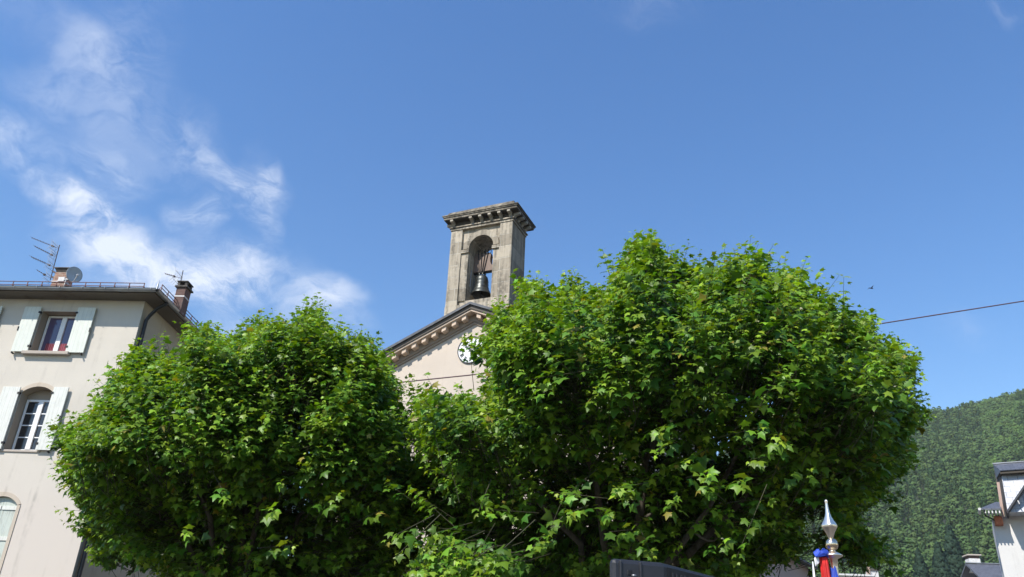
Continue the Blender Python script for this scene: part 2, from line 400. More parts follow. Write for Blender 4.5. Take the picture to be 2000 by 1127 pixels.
tag(h.build('hill', M['hillsoil']), 'steep wooded hillside rising behind the village', None, None, 'structure')

def np_mesh(name, verts, faces, tint, m, parent=None, smooth=False):
    """verts (N,3); faces (K,3); tint (N,3)"""
    me = bpy.data.meshes.new(name); N, K = len(verts), len(faces)
    me.vertices.add(N); me.vertices.foreach_set('co', np.ascontiguousarray(verts, np.float32).ravel())
    me.loops.add(K * 3); me.loops.foreach_set('vertex_index', np.ascontiguousarray(faces, np.int32).ravel())
    me.polygons.add(K); me.polygons.foreach_set('loop_start', np.arange(0, K * 3, 3, dtype=np.int32))
    try: me.polygons.foreach_set('loop_total', np.full(K, 3, np.int32))
    except Exception: pass
    me.update(calc_edges=True)
    a = me.color_attributes.new('tint', 'FLOAT_COLOR', 'POINT')
    a.data.foreach_set('color', np.concatenate([tint, np.ones((N, 1))], 1).astype(np.float32).ravel())
    if smooth: me.polygons.foreach_set('use_smooth', np.ones(K, bool))
    me.materials.append(m)
    o = bpy.data.objects.new(name, me); COL.objects.link(o)
    if parent: o.parent = parent
    return o

def tuft_tree(kind, rng, n):
    """leaf-clump triangles of one far tree of unit height, base at the origin"""
    t = rng.random(n)
    if kind == 'pine':
        z = .12 + .88 * t; r = .22 * (1 - t) ** .85 + .015
    elif kind == 'round':
        z = .15 + .85 * t; r = .33 * np.sqrt(np.clip(1 - ((t - .45) / .56) ** 2, 0, 1))
    else:
        z = .25 + .75 * t; r = .25 * np.sqrt(np.clip(1 - ((t - .5) / .52) ** 2, 0, 1)) * (.7 + .3 * np.sin(t * 17))
    a = rng.random(n) * 2 * np.pi; r = r * (.65 + .45 * rng.random(n))
    c = np.stack([r * np.cos(a), r * np.sin(a), z], 1)
    s = (.062 if kind != 'pine' else .05) * (.6 + .9 * rng.random(n))
    out = np.stack([np.cos(a), np.sin(a), -.25 * np.ones(n) if kind == 'pine' else (z - .5) * 1.6], 1)
    out /= np.linalg.norm(out, axis=1, keepdims=True)
    q = rng.normal(size=(n, 3)); u = np.cross(out, q); u /= np.linalg.norm(u, axis=1, keepdims=True); v = np.cross(out, u)
    p0 = c + out * s[:, None] * .5 + u * 0; p1 = c + (u * .9 - out * .35) * s[:, None]; p2 = c + (-u * .5 + v * .85 - out * .35) * s[:, None]; p3 = c + (-u * .5 - v * .85 - out * .35) * s[:, None]
    V = np.stack([p0, p1, p2, p3], 1).reshape(-1, 3); k = np.arange(n)[:, None] * 4
    F = np.concatenate([k + [0, 1, 2], k + [0, 2, 3], k + [0, 3, 1]], 0)
    sh = (.86 + .28 * rng.random(n)).repeat(4)
    return V, F, sh
PROTO = [tuft_tree(k, RNG, 105) for k in ('pine', 'pine', 'pine', 'tall', 'tall', 'round', 'round')]
KCOL = [(.050, .094, .030), (.046, .088, .030), (.054, .098, .031), (.060, .104, .031), (.062, .106, .032), (.076, .138, .032), (.067, .124, .032)]
fv, ff, ft, base = [], [], [], 0
cnt = 0
while cnt < 16500:
    b = RNG.uniform(9, 41); D = math.sqrt(RNG.uniform(235 ** 2, 830 ** 2))
    if D < 330 and RNG.random() < .2: continue
    patch = noise.noise(Vector((b * .45, D * .009, 3.1)))
    low = D < 420
    if patch > .18 or (low and patch > -.1 and RNG.random() < .6): k = RNG.integers(3, 7)
    else: k = RNG.integers(0, 5)
    V, F, sh = PROTO[k]; H = RNG.uniform(5.2, 9) * (.8 if k >= 5 else 1); wd = H * RNG.uniform(1.05, 1.5)
    a = RNG.random() * 6.28; ca, sa = math.cos(a), math.sin(a)
    x = V[:, 0] * ca - V[:, 1] * sa; y = V[:, 0] * sa + V[:, 1] * ca
    fv.append(np.stack([x * wd + D * math.sin(R(b)), y * wd + D * math.cos(R(b)), V[:, 2] * H + float(hill_z(b, D)) - .8], 1))
    ff.append(F + base); base += len(V)
    c = np.array(KCOL[k]) * RNG.uniform(.88, 1.14) * np.array([RNG.uniform(.92, 1.1), 1, RNG.uniform(.9, 1.1)])
    ft.append(sh[:, None] * c[None]); cnt += 1
tag(np_mesh('forest', np.concatenate(fv), np.concatenate(ff), np.concatenate(ft), M['forest']), 'dense mixed forest of pines and broadleaf trees covering the hillside', 'forest', None, 'stuff')
del fv, ff, ft

# taller conifers one can tell apart at the foot of the hill
spots = [(1830, 1062, 250, 17), (1852, 1030, 262, 20), (1792, 1075, 246, 15), (1905, 1072, 255, 14)]
spot_lab = ['pointed conifer at the foot of the wooded hill between two neighbouring dark conifers', 'tallest dark conifer standing out at the foot of the wooded hill',
            'dark conifer at the foot of the hill nearest the big right hand maple', 'dark conifer just above the low house chimney at the foot of the hill']
for (px, py, Y, H), lab in zip(spots, spot_lab):
    p = at(px, py, Y); D = math.hypot(p.x, p.y); b = math.degrees(math.atan2(p.x, p.y)); zg = p.z - H
    e = empty('conifer_tree', (p.x, p.y, zg), 0, lab, 'tree', 'tall conifers at the foot of the hill')
    V, F, sh = tuft_tree('pine', RNG, 420)
    V = V * np.array([H * 1.0, H * 1.0, H]); np_mesh('crown', V, F, (sh ** 2)[:, None] * np.array([[.024, .048, .027]]), M['forest'], e)
    MB().tube([(0, 0, min(0, -zg + float(hill_z(b, D)) - 1)), (0, 0, H * .5), (0, 0, H * .9)], [.3, .2, .04], 6).build('trunk', M['bark'], e)

# ------------------------------------------------------------------ church
CH = Frame(at(925, 640, 28) * 1, -23.5); CH.O.z = 0
church = empty('church', CH.O, CH.deg, 'cream plastered church with a stone bell tower over its pedimented front', 'church')
SL = .43; APX, APZ = 0.05, 14.62; HW = 6.2; DEP = 19.0
def rz(x, z0=APZ): return z0 - SL * abs(x - APX)
wl = MB()
prof = [(APX - HW, 0), (APX + HW, 0), (APX + HW, rz(APX + HW) - .3), (APX, APZ - .3), (APX - HW, rz(APX - HW) - .3)]
wl.prism(prof, 0, DEP)
wl.build('wall', M['plaster_church'], church)
rf = MB()
for s in (-1, 1):
    xe = APX + s * (HW + .45)
    rf.prism([(APX, APZ - .1), (xe, rz(xe) - .1), (xe, rz(xe) + .0), (APX, APZ + .0)], .30, DEP + .2)
rf.build('roof', M['slate'], church)
# raking cornice: dark weathered moulding, cream fillet, soffit, modillions, bed mould, zinc flashing
def rake(name, m, zo0, zo1, y0, y1, ext, bevel=0):
    b = MB()
    for s in (-1, 1):
        xe = APX + s * (HW + ext)
        b.prism([(APX, APZ + zo0), (xe, rz(xe) + zo0), (xe, rz(xe) + zo1), (APX, APZ + zo1)], y0, y1)
    return b.build(name, m, church, bevel)
corn = rake('raking_cornice', M['frieze'], -.20, 0.0, -.46, .28, .42)
b = MB()
for s in (-1, 1):
    xe = APX + s * (HW + .45)
    b.prism([(APX, APZ + .004), (xe, rz(xe) + .004), (xe, rz(xe) + .05), (APX, APZ + .05)], -.54, .29)
    b.prism([(APX, APZ - .05), (xe, rz(xe) - .05), (xe, rz(xe) + .003), (APX, APZ + .003)], -.54, -.50)
fl = b.build('zinc_flashing', M['zinc'], church)
b = MB()
for s in (-1, 1):
    xe = APX + s * (HW + .40)
    b.prism([(APX, APZ - .285), (xe, rz(xe) - .285), (xe, rz(xe) - .203), (APX, APZ - .203)], -.42, -.004)
soff = b.build('cream_fillet', M['cream'], church, .012)
b = MB()
for s in (-1, 1):
    xe = APX + s * HW
    b.prism([(APX, APZ - .56), (xe, rz(xe) - .56), (xe, rz(xe) - .29), (APX, APZ - .29)], -.09, -.004)
    b.prism([(APX, APZ - .66), (xe, rz(xe) - .66), (xe, rz(xe) - .563), (APX, APZ - .563)], -.05, -.004)
b.build('bed_moulding', M['cream_old_shaded'], church)
for s in (-1, 1):
    k = 0
    while True:
        x = APX + s * (.30 + .405 * k); k += 1
        if abs(x - APX) > HW - .1: break
        w2 = .085; zt = -.289
        b = MB(); b.prism([(x - w2, rz(x - w2) + zt - .165), (x + w2, rz(x + w2) + zt - .165), (x + w2, rz(x + w2) + zt), (x - w2, rz(x - w2) + zt)], -.36, -.093)
        b.build('modillion', M['cream'], corn, .008)
# tall windows and a door on the front, mostly behind the trees
def arch_pts(xc, r, zs, n=14, a0=0, a1=180): return [(xc + r * math.cos(R(a0 + (a1 - a0) * i / n)), zs + r * math.sin(R(a0 + (a1 - a0) * i / n))) for i in range(n + 1)]
for xc, z0, zs, r in ((-3.2, 3.2, 7.2, .75), (3.3, 3.2, 7.2, .75)):
    f = MB(); f.prism([(xc - r - .2, z0 - .2), (xc + r + .2, z0 - .2)] + arch_pts(xc, r + .2, zs), -.06, -.002); fo = f.build('window', M['trim'], church)
    MB().prism([(xc - r, z0), (xc + r, z0)] + arch_pts(xc, r, zs), -.075, -.062).build('pane', M['glass_dark'], fo)
f = MB(); f.prism([(APX - 1.4, 0), (APX + 1.4, 0)] + arch_pts(APX, 1.4, 3.4), -.09, -.002); fo = f.build('door', M['trim'], church)
MB().prism([(APX - 1.1, .02), (APX + 1.1, .02)] + arch_pts(APX, 1.1, 3.4), -.115, -.092).build('door_leaf', M['yoke'], fo)

# bell tower
TX0, TX1, TD = -1.28, 1.39, 1.36
TZ0, TZT = 13.2, 18.22
OX0, OX1, OSILL, OSPR = -.46, .58, 15.04, 17.32
OXC, ORR = (OX0 + OX1) / 2, (OX1 - OX0) / 2
def arch_wall(b, x0, x1, z0, z1, y0, y1, ox0, ox1, sill, spr, n=20):
    xc, r = (ox0 + ox1) / 2, (ox1 - ox0) / 2
    arc = [(xc - r * math.cos(math.pi * i / n), spr + r * math.sin(math.pi * i / n)) for i in range(n + 1)]
    for y in (y0, y1):
        q = [[(x0, z0), (ox0, z0), (ox0, z1), (x0, z1)], [(ox1, z0), (x1, z0), (x1, z1), (ox1, z1)]]
        if sill > z0: q.append([(ox0, z0), (ox1, z0), (ox1, sill), (ox0, sill)])
        for i in range(n): q.append([arc[i], arc[i + 1], (arc[i + 1][0], z1), (arc[i][0], z1)])
        for p in q: b.add([(a, y, c) for a, c in p], [(0, 1, 2, 3)])
    ring = [(ox0, sill)] + arc + [(ox1, sill)]
    for i in range(len(ring) - 1):
        (a, c), (d, e) = ring[i], ring[i + 1]; b.add([(a, y0, c), (d, y0, e), (d, y1, e), (a, y1, c)], [(0, 1, 2, 3)])
    if sill > z0: b.add([(ox0, y0, sill), (ox1, y0, sill), (ox1, y1, sill), (ox0, y1, sill)], [(0, 1, 2, 3)])
    for p in [((x0, z0), (x0, z1)), ((x1, z0), (x1, z1)), ((x0, z1), (x1, z1)), ((x0, z0), (x1, z0))]:
        (a, c), (d, e) = p; b.add([(a, y0, c), (d, y0, e), (d, y1, e), (a, y1, c)], [(0, 1, 2, 3)])
b = MB(); arch_wall(b, TX0 + .02, TX1 - .02, TZ0, TZT, .11, TD - .11, OX0, OX1, OSILL, OSPR)
tower = b.build('bell_tower', M['stone'], church)
PL1, PR0 = -.78, .86
for x0, x1 in ((TX0, PL1), (PR0, TX1)):
    b = MB(); b.box(x0, x1, 0, .108, 14.86, TZT - .004); b.box(x0, x1, TD - .108, TD, 14.86, TZT - .004)
    b.build('pilaster', M['stone'], tower, .012)
b = MB(); b.box(TX0 - .07, TX1 + .07, .012, TD + .06, TZ0, 14.36); b.box(TX0 - .012, TX1 + .012, -.014, TD + .02, 14.363, 14.858)
b.build('plinth', M['stone'], tower, .012)
b = MB(); b.box(OX0 - .02, OX1 + .26, .03, .108, 14.865, 15.03); b.build('sill_course', M['stone'], tower, .01)
# archivolt ring with imposts
b = MB(); n = 22
for i in range(n):
    a0, a1 = math.pi * i / n, math.pi * (i + 1) / n
    ro, ri = ORR + .24, ORR + .003
    P = [(OXC - r * math.cos(a), OSPR + r * math.sin(a)) for r, a in ((ri, a0), (ro, a0), (ro, a1), (ri, a1))]
    b.prism(P, .035, .108)
b.build('archivolt', M['stone'], tower)
for x0, x1 in ((PL1 + .004, OX0 + .03), (OX1 - .03, PR0 - .004)):
    MB().box(x0, x1, -.012, .30, 17.13, 17.27).build('impost', M['stone'], tower, .01)
for x0, x1 in ((PL1 + .004, OX0 - .012), (OX1 + .012, PR0 - .004)):
    MB().box(x0, x1, .055, .108, 15.06, 17.126).build('jamb_panel', M['stone'], tower, .008)
# entablature
b = MB()
b.box(TX0 - .03, TX1 + .03, -.03, TD + .03, TZT, TZT + .10)
b.box(TX0 - .075, TX1 + .075, -.075, TD + .075, TZT + .103, TZT + .16)
b.build('architrave', M['stone'], tower, .012)
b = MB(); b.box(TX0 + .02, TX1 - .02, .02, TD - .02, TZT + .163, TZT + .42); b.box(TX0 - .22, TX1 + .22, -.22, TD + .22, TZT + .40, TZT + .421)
fr = b.build('frieze', M['crust_shade'], tower)
b = MB(); ov = .255
b.box(TX0 - ov, TX1 + ov, -ov, TD + ov, TZT + .423, TZT + .515)
b.box(TX0 - ov - .035, TX1 + ov + .035, -ov - .035, TD + ov + .035, TZT + .518, TZT + .565)
b.box(TX0 - ov - .06, TX1 + ov + .06, -ov - .06, TD + ov + .06, TZT + .568, TZT + .62)
corn2 = b.build('cornice', M['stone'], tower, .012)
b = MB(); zt = TZT + .62
b.add([(TX0 - .2, -.2, zt), (TX1 + .12, -.2, zt), (TX1 + .12, TD + .2, zt), (TX0 - .2, TD + .2, zt), (TX0 - .12, -.12, zt + .20), (TX1 + .06, -.12, zt + .24), (TX1 + .06, TD + .1, zt + .22), (TX0 - .1, TD + .1, zt + .2)],
      [(0, 3, 2, 1), (4, 5, 6, 7), (0, 1, 5, 4), (1, 2, 6, 5), (2, 3, 7, 6), (3, 0, 4, 7)])
b.build('top_slab', M['stone'], tower, .02)
def corbel(x, y, dx, dy):   # scrolled bracket sticking out along (dx,dy)
    b = MB(); hw = .062
    prof = [(0, -.021), (.275, -.021), (.28, -.105), (.21, -.125), (.11, -.145), (.05, -.20), (0, -.235)]
    px, py = -dy, dx
    vs = [(x + dx * t + px * s * hw, y + dy * t + py * s * hw, TZT + .42 + z) for s in (-1, 1) for t, z in prof]; m = len(prof)
    b.add(vs, [list(range(m)), list(range(2 * m - 1, m - 1, -1))] + [(i, (i + 1) % m, (i + 1) % m + m, i + m) for i in range(m)])
    return b.build('corbel', M['corbel'], corn2, .006)
for i in range(7):
    if i == 1: continue      # the second one from the left has broken away
    corbel(TX0 + .10 + i * (TX1 - TX0 - .2) / 6, .016, 0, -1)
for i in range(4): corbel(TX1 - .016, .12 + i * (TD - .24) / 3, 1, 0)
for i in range(4): corbel(TX0 + .016, .12 + i * (TD - .24) / 3, -1, 0)
b = MB(); b.tube([(-.2, .5, zt + .15), (-.23, .5, zt + .45), (-.29, .5, zt + .60), (-.36, .5, zt + .64), (-.38, .5, zt + .60)], .012, 6)
b.build('bent_rod', M['iron'], tower)

# bell with yoke, hung in the tower opening
BX, BY, BZ = -.10, .66, 15.50     # lip centre
bell = empty('bell', CH.O + CH.ux * BX + CH.uy * BY + Vector((0, 0, BZ)), CH.deg, 'green bronze bell hanging from a brown yoke in the tower arch', 'bell')
prof = [(.36, .04), (.392, .0), (.40, .025), (.375, .08), (.325, .17), (.285, .28), (.265, .42), (.258, .55), (.25, .62), (.255, .64), (.25, .66), (.235, .74), (.20, .80), (.10, .83), (0, .835)]
bb = MB().lathe(prof, n=40); bb.lathe([(.36, .04), (.31, .16), (.26, .36), (.235, .6), (.19, .74), (0, .79)], n=40)
for z, r in ((.15, .342), (.30, .286), (.46, .268), (.58, .262)): bb.lathe([(r - .01, z - .014), (r + .006, z), (r - .01, z + .014)], n=40)
bb.build('bell_body', M['bell'], bell)
b = MB()
for a in (0, 60, 120, 180, 240, 300):
    c, s = math.cos(R(a)), math.sin(R(a)); b.tube([(.12 * c, .12 * s, .82), (.15 * c, .15 * s, .90), (.06 * c, .06 * s, .98)], .022, 6)
b.tube([(0, 0, .8), (0, 0, 1.0)], .04, 8); b.build('crown_loops', M['bell'], bell)
b = MB(); b.tube([(0, 0, .76), (.02, 0, .2), (.02, 0, .02)], [.02, .025, .03], 8); b.lathe([(0, .0), (.06, .03), (.07, .08), (.05, .13), (0, .15)], (.02, 0, -.06)); b.build('clapper', M['iron'], bell)
yk = MB(); yk.prism([(-.47, 1.0), (.47, 1.0), (.48, 1.22), (.41, 1.26), (.36, 1.38), (.35, 1.52), (.37, 1.68), (.34, 1.80), (-.34, 1.84), (-.37, 1.7), (-.35, 1.52), (-.36, 1.38), (-.41, 1.26), (-.48, 1.22)], -.10, .10)
yoke = yk.build('yoke', M['yoke'], bell, .01)
for i, (xb, xt) in enumerate(((-.09, -.17), (-.03, -.02), (.03, .12), (.09, .25))):
    b = MB(); b.tube([(xb, -.13, .90), (xt, -.125, 1.80), (xt + (xt - xb) * .12, -.12, 1.97)], .016, 6); b.lathe([(0, 0), (.03, .004), (.03, .03), (0, .034)], (xt, -.125, 1.78), 8)
    b.build('iron_strap', M['iron'], yoke)
for i in range(3):
    x = -.05 + .15 * i
    MB().tube([(x, .12, 1.78), (x + .02, .12, 2.04)], .012, 6).build('iron_strap', M['iron'], yoke)
MB().box(-.50, .50, -.045, .045, .955, .996).build('iron_bar', M['iron'], yoke)
b = MB(); b.tube([(-.44, -.10, 1.28), (-.52, -.28, 1.42), (-.58, -.30, 1.30), (-.57, -.30, 1.0), (-.52, -.30, .55)], [.05, .06, .055, .04, .03], 8)
b.build('swing_lever', M['iron'], bell)
b = MB(); b.tube([(-.34, -.3, 1.0), (-.36, -.3, .3)], .018, 6); b.build('rope', M['alu'], bell)

# clock
CK = empty('clock', CH.O + CH.ux * -.04 + CH.uy * -.002 + Vector((0, 0, 12.95)), CH.deg, 'white round clock with black Roman numerals under the church gable', 'clock')
ck = MB(); ck.prism([(.50 * math.cos(2 * math.pi * i / 48), .50 * math.sin(2 * math.pi * i / 48)) for i in range(48)], -.035, 0); ck.build('dial', M['dial'], CK)
b = MB()
for i in range(48):
    a0, a1 = 2 * math.pi * i / 48, 2 * math.pi * (i + 1) / 48
    b.prism([(r * math.cos(a), r * math.sin(a)) for r, a in ((.503, a0), (.535, a0), (.535, a1), (.503, a1))], -.055, 0)
b.build('rim', M['numeral'], CK, label='thin dark rim')
ROM = ['XII', 'I', 'II', 'III', 'IIII', 'V', 'VI', 'VII', 'VIII', 'IX', 'X', 'XI']
def strokes(ch):
    if ch == 'I': return [((0, 0), (0, 1), .32)], .36
    if ch == 'V': return [((-.3, 1), (0, 0), .30), ((.3, 1), (0, 0), .13)], .72
    return [((-.3, 1), (.3, 0), .30), ((.3, 1), (-.3, 0), .13)], .72
for hnum, s in enumerate(ROM):
    th = R(90 - 30 * hnum); H = .155; U = .074
    tot = sum(strokes(c)[1] for c in s); x = -tot / 2; b = MB()
    for c in s:
        st, wd = strokes(c)
        for (p, q, tw) in st:
            def T(pt):
                lx = (x + wd / 2 + pt[0]) * U; ly = .305 + pt[1] * H
                return (lx * math.sin(th) + ly * math.cos(th), -.038, -lx * math.cos(th) + ly * math.sin(th))
            b.bar(T(p), T(q), tw * U * .9, .006, (0, 1, 0))
        x += wd
    b.build('numeral', M['numeral'], CK)
def hand(name, hours, L, wd):
    th = R(90 - 30 * hours); d = Vector((math.cos(th), 0, math.sin(th))); p = Vector((-d.z, 0, d.x))
    b = MB(); y = Vector((0, -.052 if name == 'hour_hand' else -.062, 0))
    pts = [d * -.1 + p * wd * .5, d * (L * .7) + p * wd * .6, d * L, d * (L * .7) - p * wd * .6, d * -.1 - p * wd * .5]
    vs = [q + y for q in pts] + [q + y + Vector((0, .006, 0)) for q in pts]
    b.add(vs, [(0, 1, 2, 3, 4), (9, 8, 7, 6, 5)] + [(i, (i + 1) % 5, (i + 1) % 5 + 5, i + 5) for i in range(5)])
    b.build(name, M['numeral'], CK)
hand('hour_hand', 9.86, .27, .05); hand('minute_hand', 10.32, .45, .036)

# ------------------------------------------------------------------ left town house
LH = Frame((-9.80, 20, 0), -4)
lh = empty('town_house', LH.O, LH.deg, 'tall pale plastered town house with mint shutters and a zinc gutter at the left', 'house')
WX0, WD, WT = -13.0, 11.0, 10.68
TOPW = [(-2.74, -1.74, 9.17, 10.33), (-5.34, -4.34, 9.17, 10.33)]
MIDW = [(-2.60, -1.74, 6.56, 8.04), (-5.2, -4.34, 6.56, 8.04)]
BOTW = [(-2.62, -1.80, 3.5, 5.22), (-5.2, -4.38, 3.5, 5.22)]
RISE = {'top': 0, 'mid': .17, 'bot': .2}
DEPW = .26
wl = MB()   # front wall with real openings: columns of quads around each bay
def front_face(y):
    xs = [WX0]; bays = []
    for i in (1, 0):
        x0 = min(TOPW[i][0], MIDW[i][0], BOTW[i][0]); x1 = max(TOPW[i][1], MIDW[i][1], BOTW[i][1]); bays.append((x0, x1, i))
    prev = WX0
    for x0, x1, i in bays:
        wl.add([(prev, y, 0), (x0, y, 0), (x0, y, WT), (prev, y, WT)], [(0, 1, 2, 3)])
        z = 0
        for (a, c, z0, z1), rise in ((BOTW[i], RISE['bot']), (MIDW[i], RISE['mid']), (TOPW[i], 0)):
            wl.add([(x0, y, z), (x1, y, z), (x1, y, z0), (x0, y, z0)], [(0, 1, 2, 3)])
            zt = z1 + rise + .02
            if a > x0 + 1e-6: wl.add([(x0, y, z0), (a, y, z0), (a, y, zt), (x0, y, zt)], [(0, 1, 2, 3)])
            if c < x1 - 1e-6: wl.add([(c, y, z0), (x1, y, z0), (x1, y, zt), (c, y, zt)], [(0, 1, 2, 3)])
            arc = seg(a, c, z1, rise)
            for k in range(len(arc) - 1):
                (p, q), (r_, s_) = arc[k], arc[k + 1]; wl.add([(p, y, q), (r_, y, s_), (r_, y, zt), (p, y, zt)], [(0, 1, 2, 3)])
            z = zt
        wl.add([(x0, y, z), (x1, y, z), (x1, y, WT), (x0, y, WT)], [(0, 1, 2, 3)])
        prev = x1
    wl.add([(prev, y, 0), (0, y, 0), (0, y, WT), (prev, y, WT)], [(0, 1, 2, 3)])
def seg(a, c, z1, rise, n=12):
    if rise == 0: return [(a, z1), (c, z1)]
    hw = (c - a) / 2; rad = (hw * hw + rise * rise) / (2 * rise); zc = z1 + rise - rad; t0 = math.asin(hw / rad)
    return [((a + c) / 2 + rad * math.sin(-t0 + 2 * t0 * k / n), zc + rad * math.cos(-t0 + 2 * t0 * k / n)) for k in range(n + 1)]
front_face(0)
wl.add([(WX0, 0, 0), (WX0, WD, 0), (WX0, WD, WT), (WX0, 0, WT)], [(0, 1, 2, 3)])
wl.add([(WX0, WD, 0), (0, WD, 0), (0, WD, WT), (WX0, WD, WT)], [(0, 1, 2, 3)])
wl.add([(WX0, .62, 0), (0, .62, 0), (0, .62, WT), (WX0, .62, WT)], [(0, 1, 2, 3)])
wl.build('wall', M['plaster_house'], lh)
MB().box(-.30, 0, .003, WD, 0, WT).build('side_wall', M['plaster_side'], lh, label='brownish side wall, coloured darker for its shade')

def shutter(parent, x0, x1, z0, z1, y, m, tilt=0, arched=0):
    b = MB(); b.box(x0, x1, y - .018, y + .018, z0, z1)
    o = b.build('shutter', m, parent, .005)
    s = 1 if x0 > parent['xc'] else -1
    xh = x0 if s > 0 else x1; xo = x1 if s > 0 else x0
    for z in (z0 + .16, z1 - .16): MB().box(xh - .035, xh + .035, y - .03, y + .03, z - .025, z + .025).build('hinge', M['iron'], o)
    MB().box(xo - s * .05 - .012, xo - s * .05 + .012, y - .045, y + .05, z0 - .06, z0 - .02).build('catch', M['iron'], o)
    MB().box(xo - .014, xo + .014, y - .032, y - .019, (z0 + z1) / 2 - .06, (z0 + z1) / 2 + .06).build('latch', M['iron'], o)
    return o
def window(kind, x0, x1, z0, z1, rise, label=None):
    arc = seg(x0, x1, z1, rise); y = DEPW
    rv = MB(); ring = [(x0, z0)] + arc + [(x1, z0), (x0, z0)]
    for k in range(len(ring) - 1):
        (a, c), (d, e) = ring[k], ring[k + 1]; rv.add([(a, .001, c), (d, .001, e), (d, y + .12, e), (a, y + .12, c)], [(0, 1, 2, 3)])
    wo = rv.build('window', M['reveal'], lh); wo['xc'] = (x0 + x1) / 2
    if kind == 'bot':
        for s, (a, c) in enumerate(((x0 + .004, (x0 + x1) / 2 - .003), ((x0 + x1) / 2 + .003, x1 - .004))):
            zt = [p for p in arc if a <= p[0] <= c]; top = [(c, z1 + rise if s == 0 else z1)] if False else []
            poly = [(a, z0 + .01), (c, z0 + .01)] + [(min(max(px_, a), c), pz - .006) for px_, pz in reversed(arc) if a - .05 <= px_ <= c + .05]
            o = MB().prism(poly, .07, .105).build('shutter', M['shutter_worn'], wo)
            for zz in (z0 + .95, z1 - .06): MB().box(a + .01, c - .01, .048, .069, zz - .045, zz + .045).build('batten', M['mint_pale'], o)
    else:
        fx0, fx1, fz0, fz1 = x0 + .02, x1 - .02, z0 + .01, z1 - .02
        if kind == 'mid': fz1 = z1 - .10
        fm = MB(); fw = .055; xm = (fx0 + fx1) / 2
        fm.box(fx0, fx0 + fw, y, y + .06, fz0, fz1); fm.box(fx1 - fw, fx1, y, y + .06, fz0, fz1)
        fm.box(fx0 + fw, fx1 - fw, y, y + .06, fz0, fz0 + .07); fm.box(fx0 + fw, fx1 - fw, y, y + .06, fz1 - fw, fz1)
        fm.box(xm - .065, xm + .065, y - .012, y + .055, fz0 + .07, fz1 - fw)
        if kind == 'mid':
            for k in (1, 2, 3):
                zz = fz0 + .07 + (fz1 - fw - fz0 - .07) * k / 4
                fm.box(fx0 + fw, xm - .065, y + .012, y + .045, zz - .014, zz + .014); fm.box(xm + .065, fx1 - fw, y + .012, y + .045, zz - .014, zz + .014)
            MB().prism([(fx0, fz1 + .003), (fx1, fz1 + .003)] + [(px_, pz - .004) for px_, pz in reversed(arc)], y + .01, y + .06).build('tympanum', M['reveal'], wo)
        fm.build('frame', M['white'], wo, .006)
        for a, c in ((fx0 + fw, xm - .065), (xm + .065, fx1 - fw)):
            MB().box(a, c, y + .028, y + .032, fz0 + .07, fz1 - fw).build('pane', M['glass_blue'] if kind == 'top' else M['glass_dark'], wo)
        if kind == 'top':   # red half curtain behind the glass, pushed against the panes
            c = MB(); N = 60
            for sgn, (a, d) in enumerate(((fx0 + fw + .10, xm - .07), (xm + .075, fx1 - fw))):
                pts = [(a + (d - a) * k / N, y + .020 + .006 * math.sin(k * 1.25) - .004, ) for k in range(N + 1)]
                vs = [(px_, py_, fz0 + .07) for px_, py_ in pts] + [(px_, py_, fz0 + .33 + .02 * math.sin(k * 1.25)) for k, (px_, py_) in enumerate(pts)]
                c.add(vs, [(k, k + 1, N + 2 + k, N + 1 + k) for k in range(N)], True)
            c.build('curtain', M['curtain'], wo)
        sm = M['mint'] if kind == 'top' else M['mint_pale']
        if kind == 'top':
            shutter(wo, x0 - .46, x0 - .01, z0 - .04, z1 + .09, -.075, sm); shutter(wo, x1 + .01, x1 + .50, z0 - .04, z1 + .09, -.075, sm)
            MB().box(x0 - .14, x1 + .12, -.13, -.002, z0 - .105, z0 - .02).build('sill', M['sill'], wo, .01)
        else:
            shutter(wo, x0 - .47, x0 - .01, z0 - .01, z1 + .12, -.075, sm); shutter(wo, x1 + .01, x1 + .40, z0 - .01, z1 + .14, -.075, sm)
            MB().box(x0 - .10, x1 + .10, -.03, -.002, z0 - .06, z0 - .004).build('sill', M['sill'], wo, .01)
    if rise:
        tr = MB(); o2 = seg(x0 - .08, x1 + .08, z1 + .03, rise + .075)
        for k in range(12): tr.prism([arc[k], arc[k + 1], o2[k + 1], o2[k]], -.018, -.002)
        if kind == 'bot':
            tr.box(x1, x1 + .08, -.018, -.002, z0, z1); tr.box(x0 - .08, x0, -.018, -.002, z0, z1)
        tr.build('trim', M['trim'], wo)
    return wo
for i in (0, 1):
    a = TOPW[i]; window('top', *a, 0); a = MIDW[i]; window('mid', *a, RISE['mid']); a = BOTW[i]; window('bot', *a, RISE['bot'])

